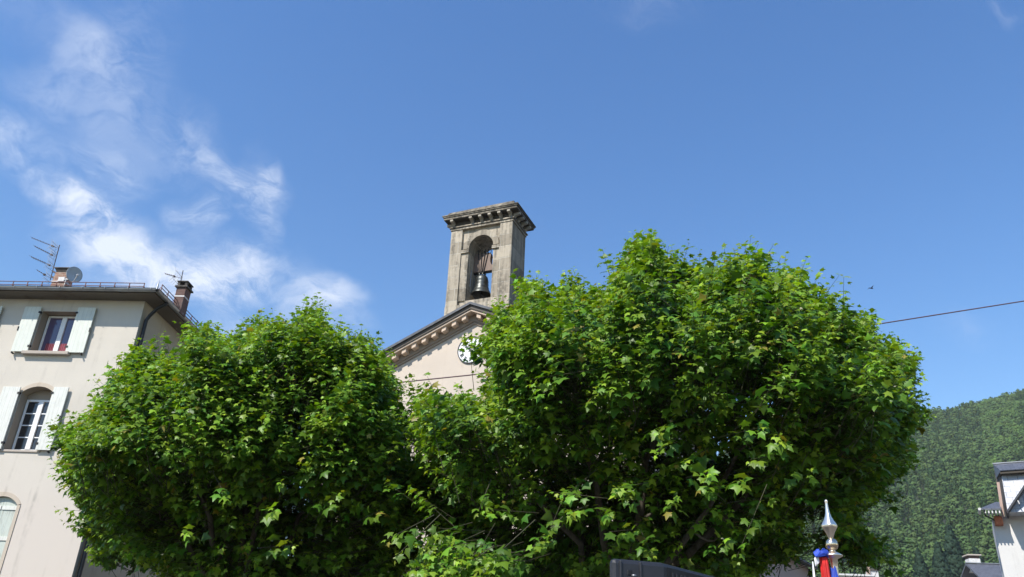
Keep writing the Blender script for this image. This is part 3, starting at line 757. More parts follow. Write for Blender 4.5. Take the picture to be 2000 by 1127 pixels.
# eaves, roof, gutter
OVH = .47
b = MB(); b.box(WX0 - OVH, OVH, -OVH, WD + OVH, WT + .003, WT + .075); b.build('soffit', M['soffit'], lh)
b = MB(); e = OVH + .02; zr = WT + .08; rise_ = 1.7; cx0, cx1, cy = WX0 + 5.4, -5.4, WD / 2
b.add([(WX0 - e, -e, zr), (e, -e, zr), (e, WD + e, zr), (WX0 - e, WD + e, zr), (cx0, cy, zr + rise_), (cx1, cy, zr + rise_)], [(0, 1, 5, 4), (1, 2, 5), (2, 3, 4, 5), (3, 0, 4), (0, 3, 2, 1)])
roof = b.build('roof', M['slate'], lh)
def roof_z(x, y):   # height of the roof sheet
    return zr + rise_ * min((y + e) / (cy + e), (e - x) / (e - cx1))
gt = MB(); gr = .07
def gutter_run(p, q, nrm):
    p, q, nrm = Vector(p), Vector(q), Vector(nrm); n = 8; vs = []
    for c in (p, q):
        for k in range(n + 1):
            a = math.pi * k / n; vs.append(c + nrm * (math.cos(a) * gr) + Vector((0, 0, -math.sin(a) * gr)))
        vs.append(c + nrm * (gr + .012) + Vector((0, 0, .012)))
    m = n + 2
    gt.add(vs, [(k, k + 1, m + k + 1, m + k) for k in range(m - 1)], True)
    L = (q - p).length; d = (q - p) / L
    for k in range(int(L / .62) + 1):
        c = p + d * (.25 + k * .62); 
        gt.bar(c + nrm * (gr + .01) + Vector((0, 0, -.035)), c + nrm * (gr + .01) + Vector((0, 0, .018)), .022, .012)
gz = WT + .085
gutter_run((WX0 - OVH, -OVH - gr, gz), (OVH + gr, -OVH - gr, gz), (0, -1, 0)); gutter_run((OVH + gr, -OVH - gr, gz), (OVH + gr, WD + OVH, gz), (1, 0, 0))
go = gt.build('gutter', M['gutter'], lh)
b = MB(); b.lathe([(.035, 0), (.028, .05), (.006, .27), (0, .28)], (OVH + gr, -OVH - gr, gz), 10); b.build('corner_spike', M['gutter'], go)
b = MB(); b.tube([(OVH + gr, .12, gz - .06), (OVH + gr - .02, .12, gz - .12), (OVH - .15, .14, gz - .22), (.14, .16, gz - .44), (.075, .16, gz - .58), (.075, .16, 8), (.075, .16, 0.3)], .05, 12)
for z in (9.6, 8.0, 6.4, 4.8, 3.2): b.tube([(.075, .16, z - .03), (.075, .16, z + .03)], .058, 12)
b.build('downpipe', M['pipe'], lh)
# snow guard rails
def rail(p, q, nposts, nrm, skip=()):
    b = MB(); p, q = Vector(p), Vector(q)
    for hh in (.17, .265): b.tube([p + Vector((0, 0, hh)), q + Vector((0, 0, hh))], .012, 5)
    for k in range(nposts + 1):
        c = p.lerp(q, k / nposts)
        b.bar(c - Vector((0, 0, .04)), c + Vector((0, 0, .275)), .018, .018); b.bar(c + Vector((0, 0, .2)), c - nrm * -.18 + Vector((0, 0, .03)), .012, .012)
    return b.build('snow_guard', M['rail'], roof)
yr = -.22; rail((WX0, yr, roof_z(-6, yr) - .0), (-.02, yr, roof_z(-6, yr)), 32, Vector((0, 1, 0)))
xr = .44; rail((xr, -.15, roof_z(xr, 5) + .06), (xr, WD, roof_z(xr, 5) + .06), 28, Vector((-1, 0, 0)))
# chimneys: set where their bases meet the roof
p0 = LH.on(119.5, 559, 1.3); cxa = p0.x
ch = MB(); w0, w1, zb, ztp = .22, .185, roof_z(cxa, 1.3) - .1, LH.on(120, 529, 1.3).z
def taper(b, x, y, z0, z1, a, c, k=1.0):
    b.add([(x - a, y - a * k, z0), (x + a, y - a * k, z0), (x + a, y + a * k, z0), (x - a, y + a * k, z0), (x - c, y - c * k, z1), (x + c, y - c * k, z1), (x + c, y + c * k, z1), (x - c, y + c * k, z1)],
          [(0, 3, 2, 1), (4, 5, 6, 7), (0, 1, 5, 4), (1, 2, 6, 5), (2, 3, 7, 6), (3, 0, 4, 7)])
taper(ch, cxa, 1.3, zb, ztp - .13, w0, w1, .9); chim = ch.build('chimney', M['brick'], roof, .01)
b = MB(); taper(b, cxa, 1.3, zb, zb + .16, .26, .25, .9); b.build('chimney_base', M['whiteband'], chim, .02)
b = MB(); taper(b, cxa, 1.3, ztp - .128, ztp - .02, .17, .22, .9); taper(b, cxa, 1.3, ztp - .018, ztp + .015, .24, .24, .9); b.build('chimney_cap', M['conc'], chim, .008)
b = MB()
for k in (.36, .58):
    zz = zb + (ztp - zb) * k; r_ = w0 + (w1 - w0) * (k + .1); b.box(cxa - r_ - .012, cxa + r_ + .012, 1.3 - .9 * r_ - .012, 1.3 + .9 * r_ + .012, zz - .022, zz + .022)
b.build('white_strap', M['whiteband'], chim)
# slim dark chimney on the right slope
c2x, c2y = -.16, .95
def onx(px, py, xl):
    d = ray(px, py); t = (LH.O + LH.ux * xl - EYE).dot(LH.ux) / d.dot(LH.ux); p = EYE + d * t - LH.O; return p.dot(LH.uy), p.z
q = LH.on(362, 556, c2y); c2x = q.x; z2t = q.z
zb2 = roof_z(min(c2x, .3), c2y) - .1
b = MB(); b.box(c2x - .135, c2x + .135, c2y - .17, c2y + .17, zb2, z2t - .17); chim2 = b.build('chimney', M['brick_dark'], roof, .008)
b = MB(); b.box(c2x - .18, c2x + .18, c2y - .215, c2y + .215, z2t - .168, z2t - .12)
for sx in (-1, 1):
    for sy in (-1, 1): b.box(c2x + sx * .105 - .035, c2x + sx * .105 + .035, c2y + sy * .135 - .035, c2y + sy * .135 + .035, z2t - .118, z2t)
b.box(c2x - .16, c2x + .16, c2y - .195, c2y + .195, z2t + .003, z2t + .035); b.build('chimney_cap', M['conc'], chim2, .006)
MB().box(c2x - .142, c2x + .142, c2y - .177, c2y + .177, z2t - .46, z2t - .425).build('white_strap', M['whiteband'], chim2)

# TV aerials and dish fixed to the chimneys
def aerial(label, fr, yl, mast_px, booms, origin_px, brackets):
    base = fr.on(*mast_px[0], yl); e = empty('tv_aerial', fr.O + fr.ux * base.x + fr.uy * base.y + Vector((0, 0, base.z)), fr.deg, label, 'aerial')
    L = lambda p: fr.on(*p, yl) - base
    MB().tube([L(mast_px[0]), L(mast_px[1])], .013, 8).build('mast', M['mast'], e)
    for bm_ in booms:
        a, t = L(bm_['mast']), L(bm_['tip']); b = MB(); b.bar(a, t, .010, .010)
        d = (t - a)
        for k in range(bm_['n']):
            f = 1 - k * bm_['step']; c = a + d * f
            el = bm_['el'] * (1 + .25 * k / max(1, bm_['n']))
            b.bar(c - Vector((0, el * .8, 0)), c + Vector((0, el * .8, 0)), .004, .004)
            b.bar(c - Vector((0, .0, .012)), c + Vector((0, .0, .022)), .014, .014)
        bo = b.build('boom', M['mast'], e)
        c = a + d * bm_['dip']; q = MB(); q.box(c.x - .026, c.x + .026, c.y - .03, c.y + .03, c.z - .026, c.z + .022); q.build('dipole_box', M['mast'], bo)
        if bm_.get('ref'):
            r = bm_['ref']; q = MB(); c2 = a + d * .12
            for s in (1, -1):
                for yy in (-r * .9, -r * .45, 0, r * .45, r * .9):
                    q.bar(c2 + Vector((.0, yy, 0)), c2 + Vector((-.25 * r if s > 0 else -.55 * r, yy, s * r * .85)), .007, .007)
                q.bar(c2 + Vector((-.12 * r if s > 0 else -.3 * r, -r * .9, s * r * .45)), c2 + Vector((-.12 * r if s > 0 else -.3 * r, r * .9, s * r * .45)), .007, .007)
            q.build('reflector', M['alu'], bo)
    b = MB()
    for p, q in brackets: b.bar(L(p), L(q), .03, .05)
    b.build('bracket', M['mast'], e)
    return e
P5 = lambda x, y: (20 + x / 9.394, 450 + y / 9.394)
aerial('tall mast with four stacked aerials strapped to the brick chimney', LH, 1.15, (P5(735, 905), P5(905, 270)), [
    dict(mast=P5(885, 330), tip=P5(400, 138), n=9, step=.105, el=.10, dip=.22, ref=.20),
    dict(mast=P5(845, 490), tip=P5(455, 295), n=8, step=.10, el=.14, dip=.22, ref=.16),
    dict(mast=P5(800, 670), tip=P5(390, 490), n=8, step=.10, el=.16, dip=.21, ref=.18),
    dict(mast=P5(745, 880), tip=P5(500, 735), n=5, step=.15, el=.11, dip=.48, ref=.17)], P5(735, 905),
    [(P5(785, 755), P5(860, 790)), (P5(760, 850), P5(830, 880))])
P6 = lambda x, y: (260 + x / 6.629, 510 + y / 6.629)
aerial('short single aerial on a thin mast fixed to the slim dark chimney', LH, c2y - .12, (P6(560, 540), P6(647, 122)), [
    dict(mast=P6(622, 222), tip=P6(418, 165), n=6, step=.12, el=.10, dip=.45, ref=.26)], P6(560, 540), [(P6(580, 400), P6(625, 440)), (P6(560, 470), P6(615, 500))])
dc = LH.on(*P5(1180, 810), .95)
dish = empty('satellite_dish', LH.O + LH.ux * dc.x + LH.uy * dc.y + Vector((0, 0, dc.z)), LH.deg, 'round grey satellite dish on the brick chimney beside the stacked aerials', 'satellite dish')
aim = Vector((.80, -.60, .04)).normalized(); u = aim.orthogonal().normalized(); u = Vector((0, 0, 1)).cross(aim).normalized(); v = aim.cross(u)
b = MB(); N = 32; v = v if v.z > 0 else -v; rr = [0, .06, .12, .18, .225, .225, .18, .1]; off = [-.045, -.043, -.034, -.019, 0, .012, -.01, -.035]
off = [-.045, -.043, -.034, -.019, 0, -.012, -.03, -.05]
vs = []
for r_, o_ in zip(rr, off): vs += [u * (r_ * math.cos(2 * math.pi * k / N)) + v * (r_ * 1.1 * math.sin(2 * math.pi * k / N)) + aim * o_ for k in range(N)]
b.add(vs, [(i * N + k, i * N + (k + 1) % N, (i + 1) * N + (k + 1) % N, (i + 1) * N + k) for i in range(len(rr) - 1) for k in range(N)], True)
b.build('reflector', M['dish'], dish)
lnb = aim * .24 - v * .10 + u * .0
b = MB(); b.tube([-v * .24 - aim * .02, -v * .27 + aim * .08, lnb], .012, 6); b.tube([lnb - aim * .02, lnb + aim * .05], .028, 8); b.build('feed_arm', M['whiteband'], dish)
q = LH.on(*P5(940, 900), 1.10) - dc
b = MB(); b.tube([-aim * .05, Vector((-.12, .12, -.10)), q], .018, 6); b.box(q.x - .09, q.x + .09, q.y - .02, q.y + .03, q.z - .06, q.z + .07); b.tube([q + Vector((.14, 0, .05)), q + Vector((.14, 0, -.28))], .016, 6)
b.build('wall_bracket', M['whiteband'], dish)

# ------------------------------------------------------------------ overhead cable
pts = [at(*p, 24) for p in ((300, 785), (540, 770), (784, 746.5), (913, 733.2), (1300, 688), (1715, 633), (2000, 588), (2250, 543))]
cb = MB(); fine = []
for i in range(len(pts) - 1):
    for k in range(6): fine.append(pts[i].lerp(pts[i + 1], k / 6))
cb.tube(fine + [pts[-1]], .019, 6)
tag(cb.build('cable', M['cable']), 'thin reddish overhead cable sagging across the square in front of the church', 'cable')

# ------------------------------------------------------------------ bird
p = at(1702, 563, 55)
b = MB(); b.lathe([(0, -.16), (.03, -.12), (.05, 0), (.035, .1), (.02, .14), (0, .18)], n=10)
b.v = [(z, y, x) for x, y, z in b.v]
bird = empty('bird', p, 15, 'tiny dark bird gliding in the blue sky right of the trees', 'bird')
b.build('body', M['bird'], bird)
for s in (-1, 1):
    q = MB(); q.add([(.07, 0, .01), (.02, s * .16, .09), (-.06, s * .36, .06), (-.10, s * .34, .055), (-.05, s * .14, .075), (-.06, 0, .01), (.07, 0, .0), (.02, s * .16, .08), (-.06, s * .36, .055), (-.10, s * .34, .05), (-.05, s * .14, .065), (-.06, 0, .0)],
                    [(0, 1, 4, 5), (1, 2, 3, 4), (6, 7, 10, 11), (7, 8, 9, 10), (0, 1, 7, 6), (1, 2, 8, 7), (2, 3, 9, 8), (3, 4, 10, 9), (4, 5, 11, 10)]); q.build('wing', M['bird'], bird)
MB().prism([(-.14, -.015), (-.14, .015), (-.24, .045), (-.22, 0), (-.24, -.045)], -.004, .004, 'z').build('tail', M['bird'], bird)

# ------------------------------------------------------------------ loudspeaker on a stand
sp0 = at(1188, 1100, 4.5)
ls = empty('loudspeaker', (sp0.x, sp0.y, 0), 0, 'dark plastic loudspeaker cabinet with a slotted grille in front of the trees', 'loudspeaker')
ztop = at(1240, 1091, 4.5).z; zbot = ztop - .62
a1, a2 = R(14), R(48)     # the back face, then the angled grille side
A = Vector((0, 0)); B = A + Vector((math.cos(a1), math.sin(a1))) * .315; Cc = B + Vector((math.cos(a2), math.sin(a2))) * .62
bk = Vector((-math.sin(a1), math.cos(a1)))
Dd = Cc + Vector((math.cos(R(104)), math.sin(R(104)))) * .2; Ee = A + Vector((.14, .42))
poly = [A + (B - A) * .06, B, Cc, Dd, Ee, A + Vector((.012, .035))]
b = MB(); b.prism([tuple(p) for p in poly], zbot, ztop, 'z'); cab = b.build('cabinet', M['speaker'], ls, .026)
# raised ribs, a recessed socket with a knob, carrying slots
def onface(t, off): v = A + (B - A) * t; nn = Vector((math.sin(a1), -math.cos(a1))); return v + nn * off
b = MB()
for t in (.22, .58):
    p, q = onface(t - .02, .006), onface(t + .02, .006); c = onface(t, -.004)
    b.prism([tuple(onface(t - .025, -.01)), tuple(onface(t - .02, .008)), tuple(onface(t + .02, .008)), tuple(onface(t + .025, -.01))], zbot + .03, ztop - .01, 'z')
b.build('rib', M['speaker'], cab, .004)
b = MB(); c = onface(.40, .003); b.prism([tuple(onface(.33, -.01)), tuple(onface(.33, .003)), tuple(onface(.43, .003)), tuple(onface(.43, -.01))], ztop - .085, ztop - .052, 'z'); b.build('socket', M['grille'], cab, .008)
b = MB(); c = onface(.45, .006); b.lathe([(0, 0), (.013, .002), (.013, .012), (0, .014)], (c.x, c.y, ztop - .09), 10); b.build('knob', M['alu'], cab)
b = MB(); nn = Vector((math.sin(a2), -math.cos(a2))); b.prism([tuple(B + (Cc - B) * .06 + nn * .001), tuple(B + (Cc - B) * .06 + nn * .003), tuple(B + (Cc - B) * .97 + nn * .003), tuple(B + (Cc - B) * .97 + nn * .001)], zbot + .03, ztop - .022, 'z'); b.build('side_panel', M['grille'], cab)
b = MB()
for k in range(12):
    t = .12 + k * .07; nn = Vector((math.sin(a2), -math.cos(a2))); p = B + (Cc - B) * t
    b.prism([tuple(p + nn * .004), tuple(p + nn * .009), tuple(p + (Cc - B) * .03 + nn * .009), tuple(p + (Cc - B) * .03 + nn * .004)], zbot + .05, ztop - .045, 'z')
b.build('grille', M['speaker'], cab)
st = empty('speaker_stand', (sp0.x + .2, sp0.y + .25, 0), 0, 'black tripod stand carrying the loudspeaker', 'stand')
MB().tube([(0, 0, .12), (0, 0, zbot - .002)], .018, 10).build('pole', M['iron'], st)
for k in range(3):
    a = R(30 + 120 * k); MB().tube([(0, 0, .75), (math.cos(a) * .45, math.sin(a) * .45, .02)], .013, 8).build('leg', M['iron'], st)

# ------------------------------------------------------------------ flag pole with tricolour ribbon
fp = at(1627, 1085, 5.0); fpt = at(1619, 975, 5.0)
fl = empty('flag_pole', (fp.x, fp.y, 0), 0, 'brass ceremonial flag pole with a silver spear tip and furled red and blue flag', 'flag')
lean = (fpt.x - fp.x) / (fpt.z - fp.z); zp = fp.z
MB().tube([(0 - lean * zp * 0, 0, .02), (0, 0, zp - .02)], .019, 12).build('pole', M['chrome'], fl)
z0 = zp - .012
b = MB(); b.lathe([(.02, -.06), (.022, -.01), (.030, -.005), (.052, .006), (.056, .012), (.04, .022), (.018, .034), (.016, .04)], (0, 0, z0), 20); b.build('collar', M['silver'], fl)
b = MB(); b.lathe([(.014, .03)] + [(.037 * math.cos(R(a)), .075 + .037 * math.sin(R(a))) for a in range(-70, 80, 12)] + [(.012, .113)], (0, 0, z0), 24); b.build('ball', M['chrome'], fl)
def ridge(a, z): return .16 * abs(math.cos(2 * a + .4)) ** 3 if z > .118 else 0
prof = [(.011, .108), (.015, .12), (.023, .145), (.034, .168), (.041, .182), (.038, .192), (.027, .212), (.018, .234), (.012, .256), (.009, .282), (.007, .308), (.0065, .322), (.0085, .328), (.008, .336), (0, .34)]
b = MB(); b.lathe(prof, (0, 0, z0), 32, ridge); b.build('spear_tip', M['silver'], fl)
def drape(name, m, xc, yc, zt, zb, ax, ay, folds, ph, flare=.2, dome=.0):
    b = MB(); n, mz = 56, 18; vs = []
    for j in range(mz + 1):
        t = j / mz; z = zt + (zb - zt) * t
        sc = (1 + flare * t) * (min(1, (t + .02) / .07) ** .5 if dome else 1)
        for k in range(n):
            a = 2 * math.pi * k / n; f = 1 + (.07 if dome else .20) * math.sin(folds * a + ph + t * 1.3) * min(1, .35 + t * 2.5) + .06 * math.sin(2.3 * folds * a + t * 4)
            vs.append((xc + ax * sc * f * math.cos(a) + .008 * math.sin(5 * t + ph), yc + ay * sc * f * math.sin(a), z + dome * .02 * math.sin(3 * a)))
    b.add(vs, [(j * n + k, j * n + (k + 1) % n, (j + 1) * n + (k + 1) % n, (j + 1) * n + k) for j in range(mz) for k in range(n)], True)
    b.add(vs[:n], [list(range(n))]); b.add(vs[-n:], [list(range(n))])
    return b.build(name, m, fl)
X = lambda px, py: at(px, py, 5.0) - Vector((fp.x, fp.y, 0))
r0 = X(1608, 1092); drape('red_cloth', M['red'], r0.x, .0, r0.z + .008, 1.15, .023, .024, 5, .4, .45)
r1 = X(1603, 1083); drape('blue_knot', M['blue'], r1.x, -.012, r1.z + .020, r1.z - .010, .033, .030, 2, 1.0, .10, .6)
r2 = X(1592, 1093); drape('white_edge', M['whitecloth'], r2.x + .006, -.006, r2.z + .014, r2.z - .02, .009, .010, 3, .2, -.5, 1)
r3 = X(1626, 1116); drape('blue_cloth', M['blue'], r3.x + .002, -.004, r3.z + .012, 1.1, .030, .028, 5, 2.0, .5, 1)
r4 = X(1590, 1113); drape('white_cloth', M['whitecloth'], r4.x - .002, .02, r4.z + .03, 1.2, .006, .010, 4, 2.0, .8, 1)

# ------------------------------------------------------------------ right-hand houses
RH = Frame(at(1972, 1095, 36), -29); RH.O.z = 0
rh = empty('slate_house', RH.O, RH.deg, 'white house with steep slate roofs and wide dark eaves at the right edge', 'house')
zc = lambda x, y: (1880 + x * 120 / 1127, 890 + y * 120 / 1127)
zd = lambda x, y: (1860 + x * 140 / 1242, 1000 + y * 127 / 1127)
wlx = RH.on(*zd(905, 1127), 0).x
b = MB(); b.prism([(wlx, 0), (6.5, 0), (6.5, 9.6), (.5, 9.55), (wlx, 9.4)], 0, 3.0); b.build('wall', M['plaster_white'], rh)
V0, V1 = RH.on(*zc(835, 1035), -1.15), RH.on(*zc(1127, 600), -1.15); dv = (V1 - V0); V2 = V0 + dv * ((11.1 - V0.z) / dv.z)
b = MB(); b.prism([(V0.x, V0.z - .06), (V2.x, V2.z - .06), (V2.x - .05, V2.z + .06), (V0.x - .05, V0.z + .06)], -1.1, 2.9); b.build('roof', M['slate'], rh)
b = MB(); b.tube([V0 + Vector((0, -.06, 0)), V2 + Vector((0, -.06, 0))], .065, 8); go = b.build('verge_gutter', M['pipe'], rh)
p = RH.on(*zc(1010, 820), -1.22); q = RH.on(*zc(1045, 885), -1.22); b = MB(); b.tube([p, q], .025, 6); b.build('gutter_bracket', M['whiteband'], go)
S0, S1 = RH.on(*zc(702, 300), -.3), RH.on(*zc(830, 1040), -.3)
b = MB(); T1 = RH.on(*zc(830, 1040), -1.0); b.add([(S0.x, -.3, S0.z), (T1.x, -1.0, T1.z), (6.5, -1.0, T1.z), (6.5, -.3, S0.z), (S0.x, 2, S0.z), (T1.x, 2, T1.z), (6.5, 2, T1.z), (6.5, 2, S0.z)], [(0, 1, 2, 3), (7, 6, 5, 4), (0, 4, 5, 1), (1, 5, 6, 2), (2, 6, 7, 3), (3, 7, 4, 0)]); b.build('slate_cladding', M['slate_light'], rh)
L0, U0 = RH.on(*zc(690, 272), -.75), RH.on(*zc(560, 158), .5)
b = MB(); b.add([(L0.x, -.75, L0.z), (7, -.75, L0.z), (7, .5, U0.z), (U0.x, .5, U0.z), (L0.x, -.73, L0.z - .03), (7, -.73, L0.z - .03), (7, .5, L0.z - .04), (U0.x, .5, L0.z - .04)],
                [(0, 1, 2, 3), (4, 5, 6, 7), (0, 1, 5, 4), (1, 2, 6, 5), (2, 3, 7, 6), (3, 0, 4, 7)]); ur = b.build('upper_roof', M['slate'], rh)
MB().box(U0.x - .02, 7, .45, .55, U0.z + .003, U0.z + .05).build('ridge_cap', M['gutter'], ur)
b = MB(); b.box(L0.x - .02, 7, -.70, .4, L0.z - .13, L0.z - .053); b.build('soffit', M['crust_shade'], rh)  # soffit coloured black to paint in the shadow under the roof
c = RH.on(*zc(585, 300), .6); c2 = RH.on(*zc(740, 800), .6)
b = MB(); b.add([(c.x, .7, c.z), (S0.x - .01, -.31, S0.z), (T1.x - .01, -.98, T1.z), (S1.x - .08, .7, S1.z), (c.x + .02, .72, c.z - .25)], [(0, 1, 2, 3, 4)])
b.add([(c.x, .9, c.z), (S0.x - .01, .9, S0.z), (S1.x - .01, .9, S1.z), (S1.x - .08, .9, S1.z)], [(0, 1, 2, 3)]); b.build('side_cheek', M['frieze'], rh)  # dark colour stands in for shade on the wall's left side
c0, c1 = RH.on(*zc(650, 490), -.5), RH.on(*zc(745, 1130), -.5)
b = MB(); b.bar(c0, c1, .11, .09, (0, 1, 0)); b.build('corner_board', M['board'], rh)
A0, A1, A2, A3 = RH.on(*zc(318, 968), -1.1), RH.on(*zc(705, 968), -1.1), RH.on(*zc(690, 850), .9), RH.on(*zc(600, 850), .9)
b = MB(); dz = Vector((0, 0, .06)); b.add([A0, A1, A2, A3, A0 - dz, A1 - dz, A2 - dz * 4, A3 - dz * 4], [(4, 7, 6, 5), (0, 1, 2, 3), (0, 4, 5, 1), (1, 5, 6, 2), (2, 6, 7, 3), (3, 7, 4, 0)])
lr = b.build('lower_roof', M['slate'], rh)
for k in range(5):
    p = A0.lerp(A1, .22 + .17 * k) + Vector((0, .03, -.13)); MB().bar(p, p + Vector((0, 1.0, .02)), .05, .12).build('rafter', M['whiteband'], lr)
g0 = RH.on(*zc(395, 985), -1.08); g1 = RH.on(*zc(420, 1100), -1.0); g2 = RH.on(*zd(640, 420), -.3); g3 = RH.on(*zd(790, 520), -.12); g4 = RH.on(*zd(815, 800), -.12)
b = MB(); b.tube([g0, g1, RH.on(*zd(700, 125), -.6), RH.on(*zd(760, 170), -.3)], .035, 8); b.build('downpipe', M['pipe'], lr)
b = MB(); b.tube([A0 + Vector((-.02, -.05, -.03)), A0 + Vector((-.02, 1.6, .1))], .06, 8); b.build('gutter', M['whiteband'], lr)
p = RH.on(*zd(800, 150), -.3); MB().box(p.x - .16, p.x + .16, -.5, -.003, p.z - .18, p.z + .16).build('brick_corbel', M['terracotta'], rh, .02)
b = MB(); b.box(.62, 1.5, -.03, -.003, 6.0, 7.25); wo = b.build('window', M['trim'], rh); MB().box(.72, 1.4, -.05, -.033, 6.1, 7.15).build('pane', M['glass_dark'], wo)

q0, q1 = at(1876, 1099, 64.2), at(1956, 1099, 64.2)
h2 = empty('low_house', ((q0.x + q1.x) / 2, 60, 0), -6, 'low house with a plain dark slate roof beside the white slate house', 'house')
hw = (q1.x - q0.x) / 2; zr2 = q0.z
b = MB(); b.box(-hw + .3, hw + 2, .2, 8.8, 0, zr2 - 2.9); b.build('wall', M['plaster_white'], h2)
b = MB(); b.prism([(-.4, zr2 - 3.0), (4.2, zr2), (9.2, zr2 - 3.0), (9.2, zr2 - 3.14), (4.2, zr2 - .14), (-.4, zr2 - 3.14)], -hw, hw + 2.2, 'x'); rf2 = b.build('roof', M['slate'], h2)
b = MB(); b.box(-hw, hw + 2.2, 4.1, 4.3, zr2 + .003, zr2 + .06); b.build('ridge_cap', M['gutter'], rf2)
xc = at(1899, 1095, 64).x - h2.location.x
b = MB(); b.box(xc - .40, xc + .40, 4.4, 5.2, zr2 - .6, zr2 + .40); chh = b.build('chimney', M['whiteband'], rf2, .02)
b = MB(); b.box(xc - .36, xc + .36, 4.44, 5.16, zr2 + .403, zr2 + .60)
b.build('chimney_throat', M['brick_dark'], chh)
b = MB(); b.box(xc - .52, xc + .52, 4.28, 5.32, zr2 + .603, zr2 + .70); b.build('chimney_cap', M['sill'], chh, .02)

q0, q1 = at(1632, 1121, 70), at(1700, 1124, 70)
h3 = empty('white_house', (q0.x, 70, 0), -4, 'white walled house at the foot of the hill behind the flag pole', 'house')
L3 = q1.x - q0.x
b = MB(); b.box(0, L3 + .1, 0, 9, 0, q0.z - .12); b.build('wall', M['plaster_white'], h3)
b = MB(); b.box(-.2, L3 + .3, -.25, 9.2, q0.z - .117, q0.z + .02); b.build('roof_edge', M['whiteband'], h3)
xa, xb = at(1699, 1120, 70).x - q0.x, at(1717, 1120, 70).x - q0.x; zt3 = at(1708, 1114, 70).z
b = MB(); b.box(xa, xb, .4, 1.2, 0, zt3); c3 = b.build('chimney', M['whiteband'], h3, .02)
MB().box(xa - .08, xb + .08, .3, 1.3, zt3 + .003, zt3 + .14).build('chimney_cap', M['conc'], c3)
xq = at(1694, 1110, 70).x - q0.x
MB().box(xq - .12, xq + .12, .0, .25, q0.z + .02, at(1694, 1108, 70).z).build('vent_post', M['board'], h3)

# shaded pinkish house seen through the tree on the right
PH = Frame(at(1578, 1100, 44), 56); PH.O.z = 0
ph = empty('pink_house', PH.O, PH.deg, 'pinkish shaded house glimpsed through the lower right of the big maple', 'house')
b = MB(); b.box(-11, 0, 0, 8, 0, 8.2); b.build('wall', M['plaster_pink'], ph)
b = MB(); b.prism([(-.5, 8.2), (4, 9.6), (8.5, 8.2), (8.5, 8.1), (4, 9.5), (-.5, 8.1)], -11.4, .4, 'x'); b.build('roof', M['slate'], ph)
for x in (-1.0, -3.4, -5.8, -8.2):
    b = MB(); b.box(x - .5, x + .5, -.03, -.003, 4.6, 6.4); wo = b.build('window', M['trim'], ph); MB().box(x - .4, x + .4, -.05, -.033, 4.7, 6.3).build('pane', M['glass_dark'], wo)
MB().tube([(-.15, -.08, 8.1), (-.15, -.08, .2)], .06, 8).build('downpipe', M['pipe'], ph)

# ------------------------------------------------------------------ the two maples
def poly_sdf(P, poly):
    """signed distance (positive inside) of points (N,2) to a polygon, in its own units"""
    x, y = P[:, 0], P[:, 1]; d = np.full(len(P), 1e18); ins = np.zeros(len(P), bool)
    n = len(poly)
    for i in range(n):
        ax, ay = poly[i]; bx, by = poly[(i + 1) % n]
        ex, ey = bx - ax, by - ay; wx, wy = x - ax, y - ay
        t = np.clip((wx * ex + wy * ey) / (ex * ex + ey * ey + 1e-9), 0, 1)
        d = np.minimum(d, (wx - ex * t) ** 2 + (wy - ey * t) ** 2)
        c = ((ay <= y) & (by > y)) | ((by <= y) & (ay > y))
        ins ^= c & (x < ax + (y - ay) / (by - ay + 1e-12) * ex)
    return np.sqrt(d) * np.where(ins, 1, -1)
MROT = np.array(CAMROT); EY = np.array(EYE)
def project(P):
    q = (P - EY) @ MROT; dep = np.maximum(-q[:, 2], .1)
    return np.stack([1000 + FPX * q[:, 0] / dep, 563.5 - FPX * q[:, 1] / dep], 1), dep
_lr = np.random.default_rng(24); _ph = _lr.random((24, 4)) * 6.28; _fr = _lr.normal(size=(24, 3))
def lumps(P):
    s = 0
    for i in range(24):
        f = _fr[i] * (1.1 if i < 10 else 2.4); s = s + np.sin(P @ f + _ph[i, 0]) * (1.0 if i < 10 else .55)
    return s / 6.0
LEAF_XY = np.array([(0, .36), (0, 0), (.42, -.06), (.36, .17), (.70, .40), (.30, .50), (0, 1.0), (-.30, .50), (-.70, .40), (-.36, .17), (-.42, -.06)])
LEAF_Z = np.array([.05 - .0, 0, -.06, 0, -.16, 0, -.20, 0, -.16, 0, -.06])
LEAF_F = np.array([(0, i, i + 1 if i < 10 else 1) for i in range(1, 11)])

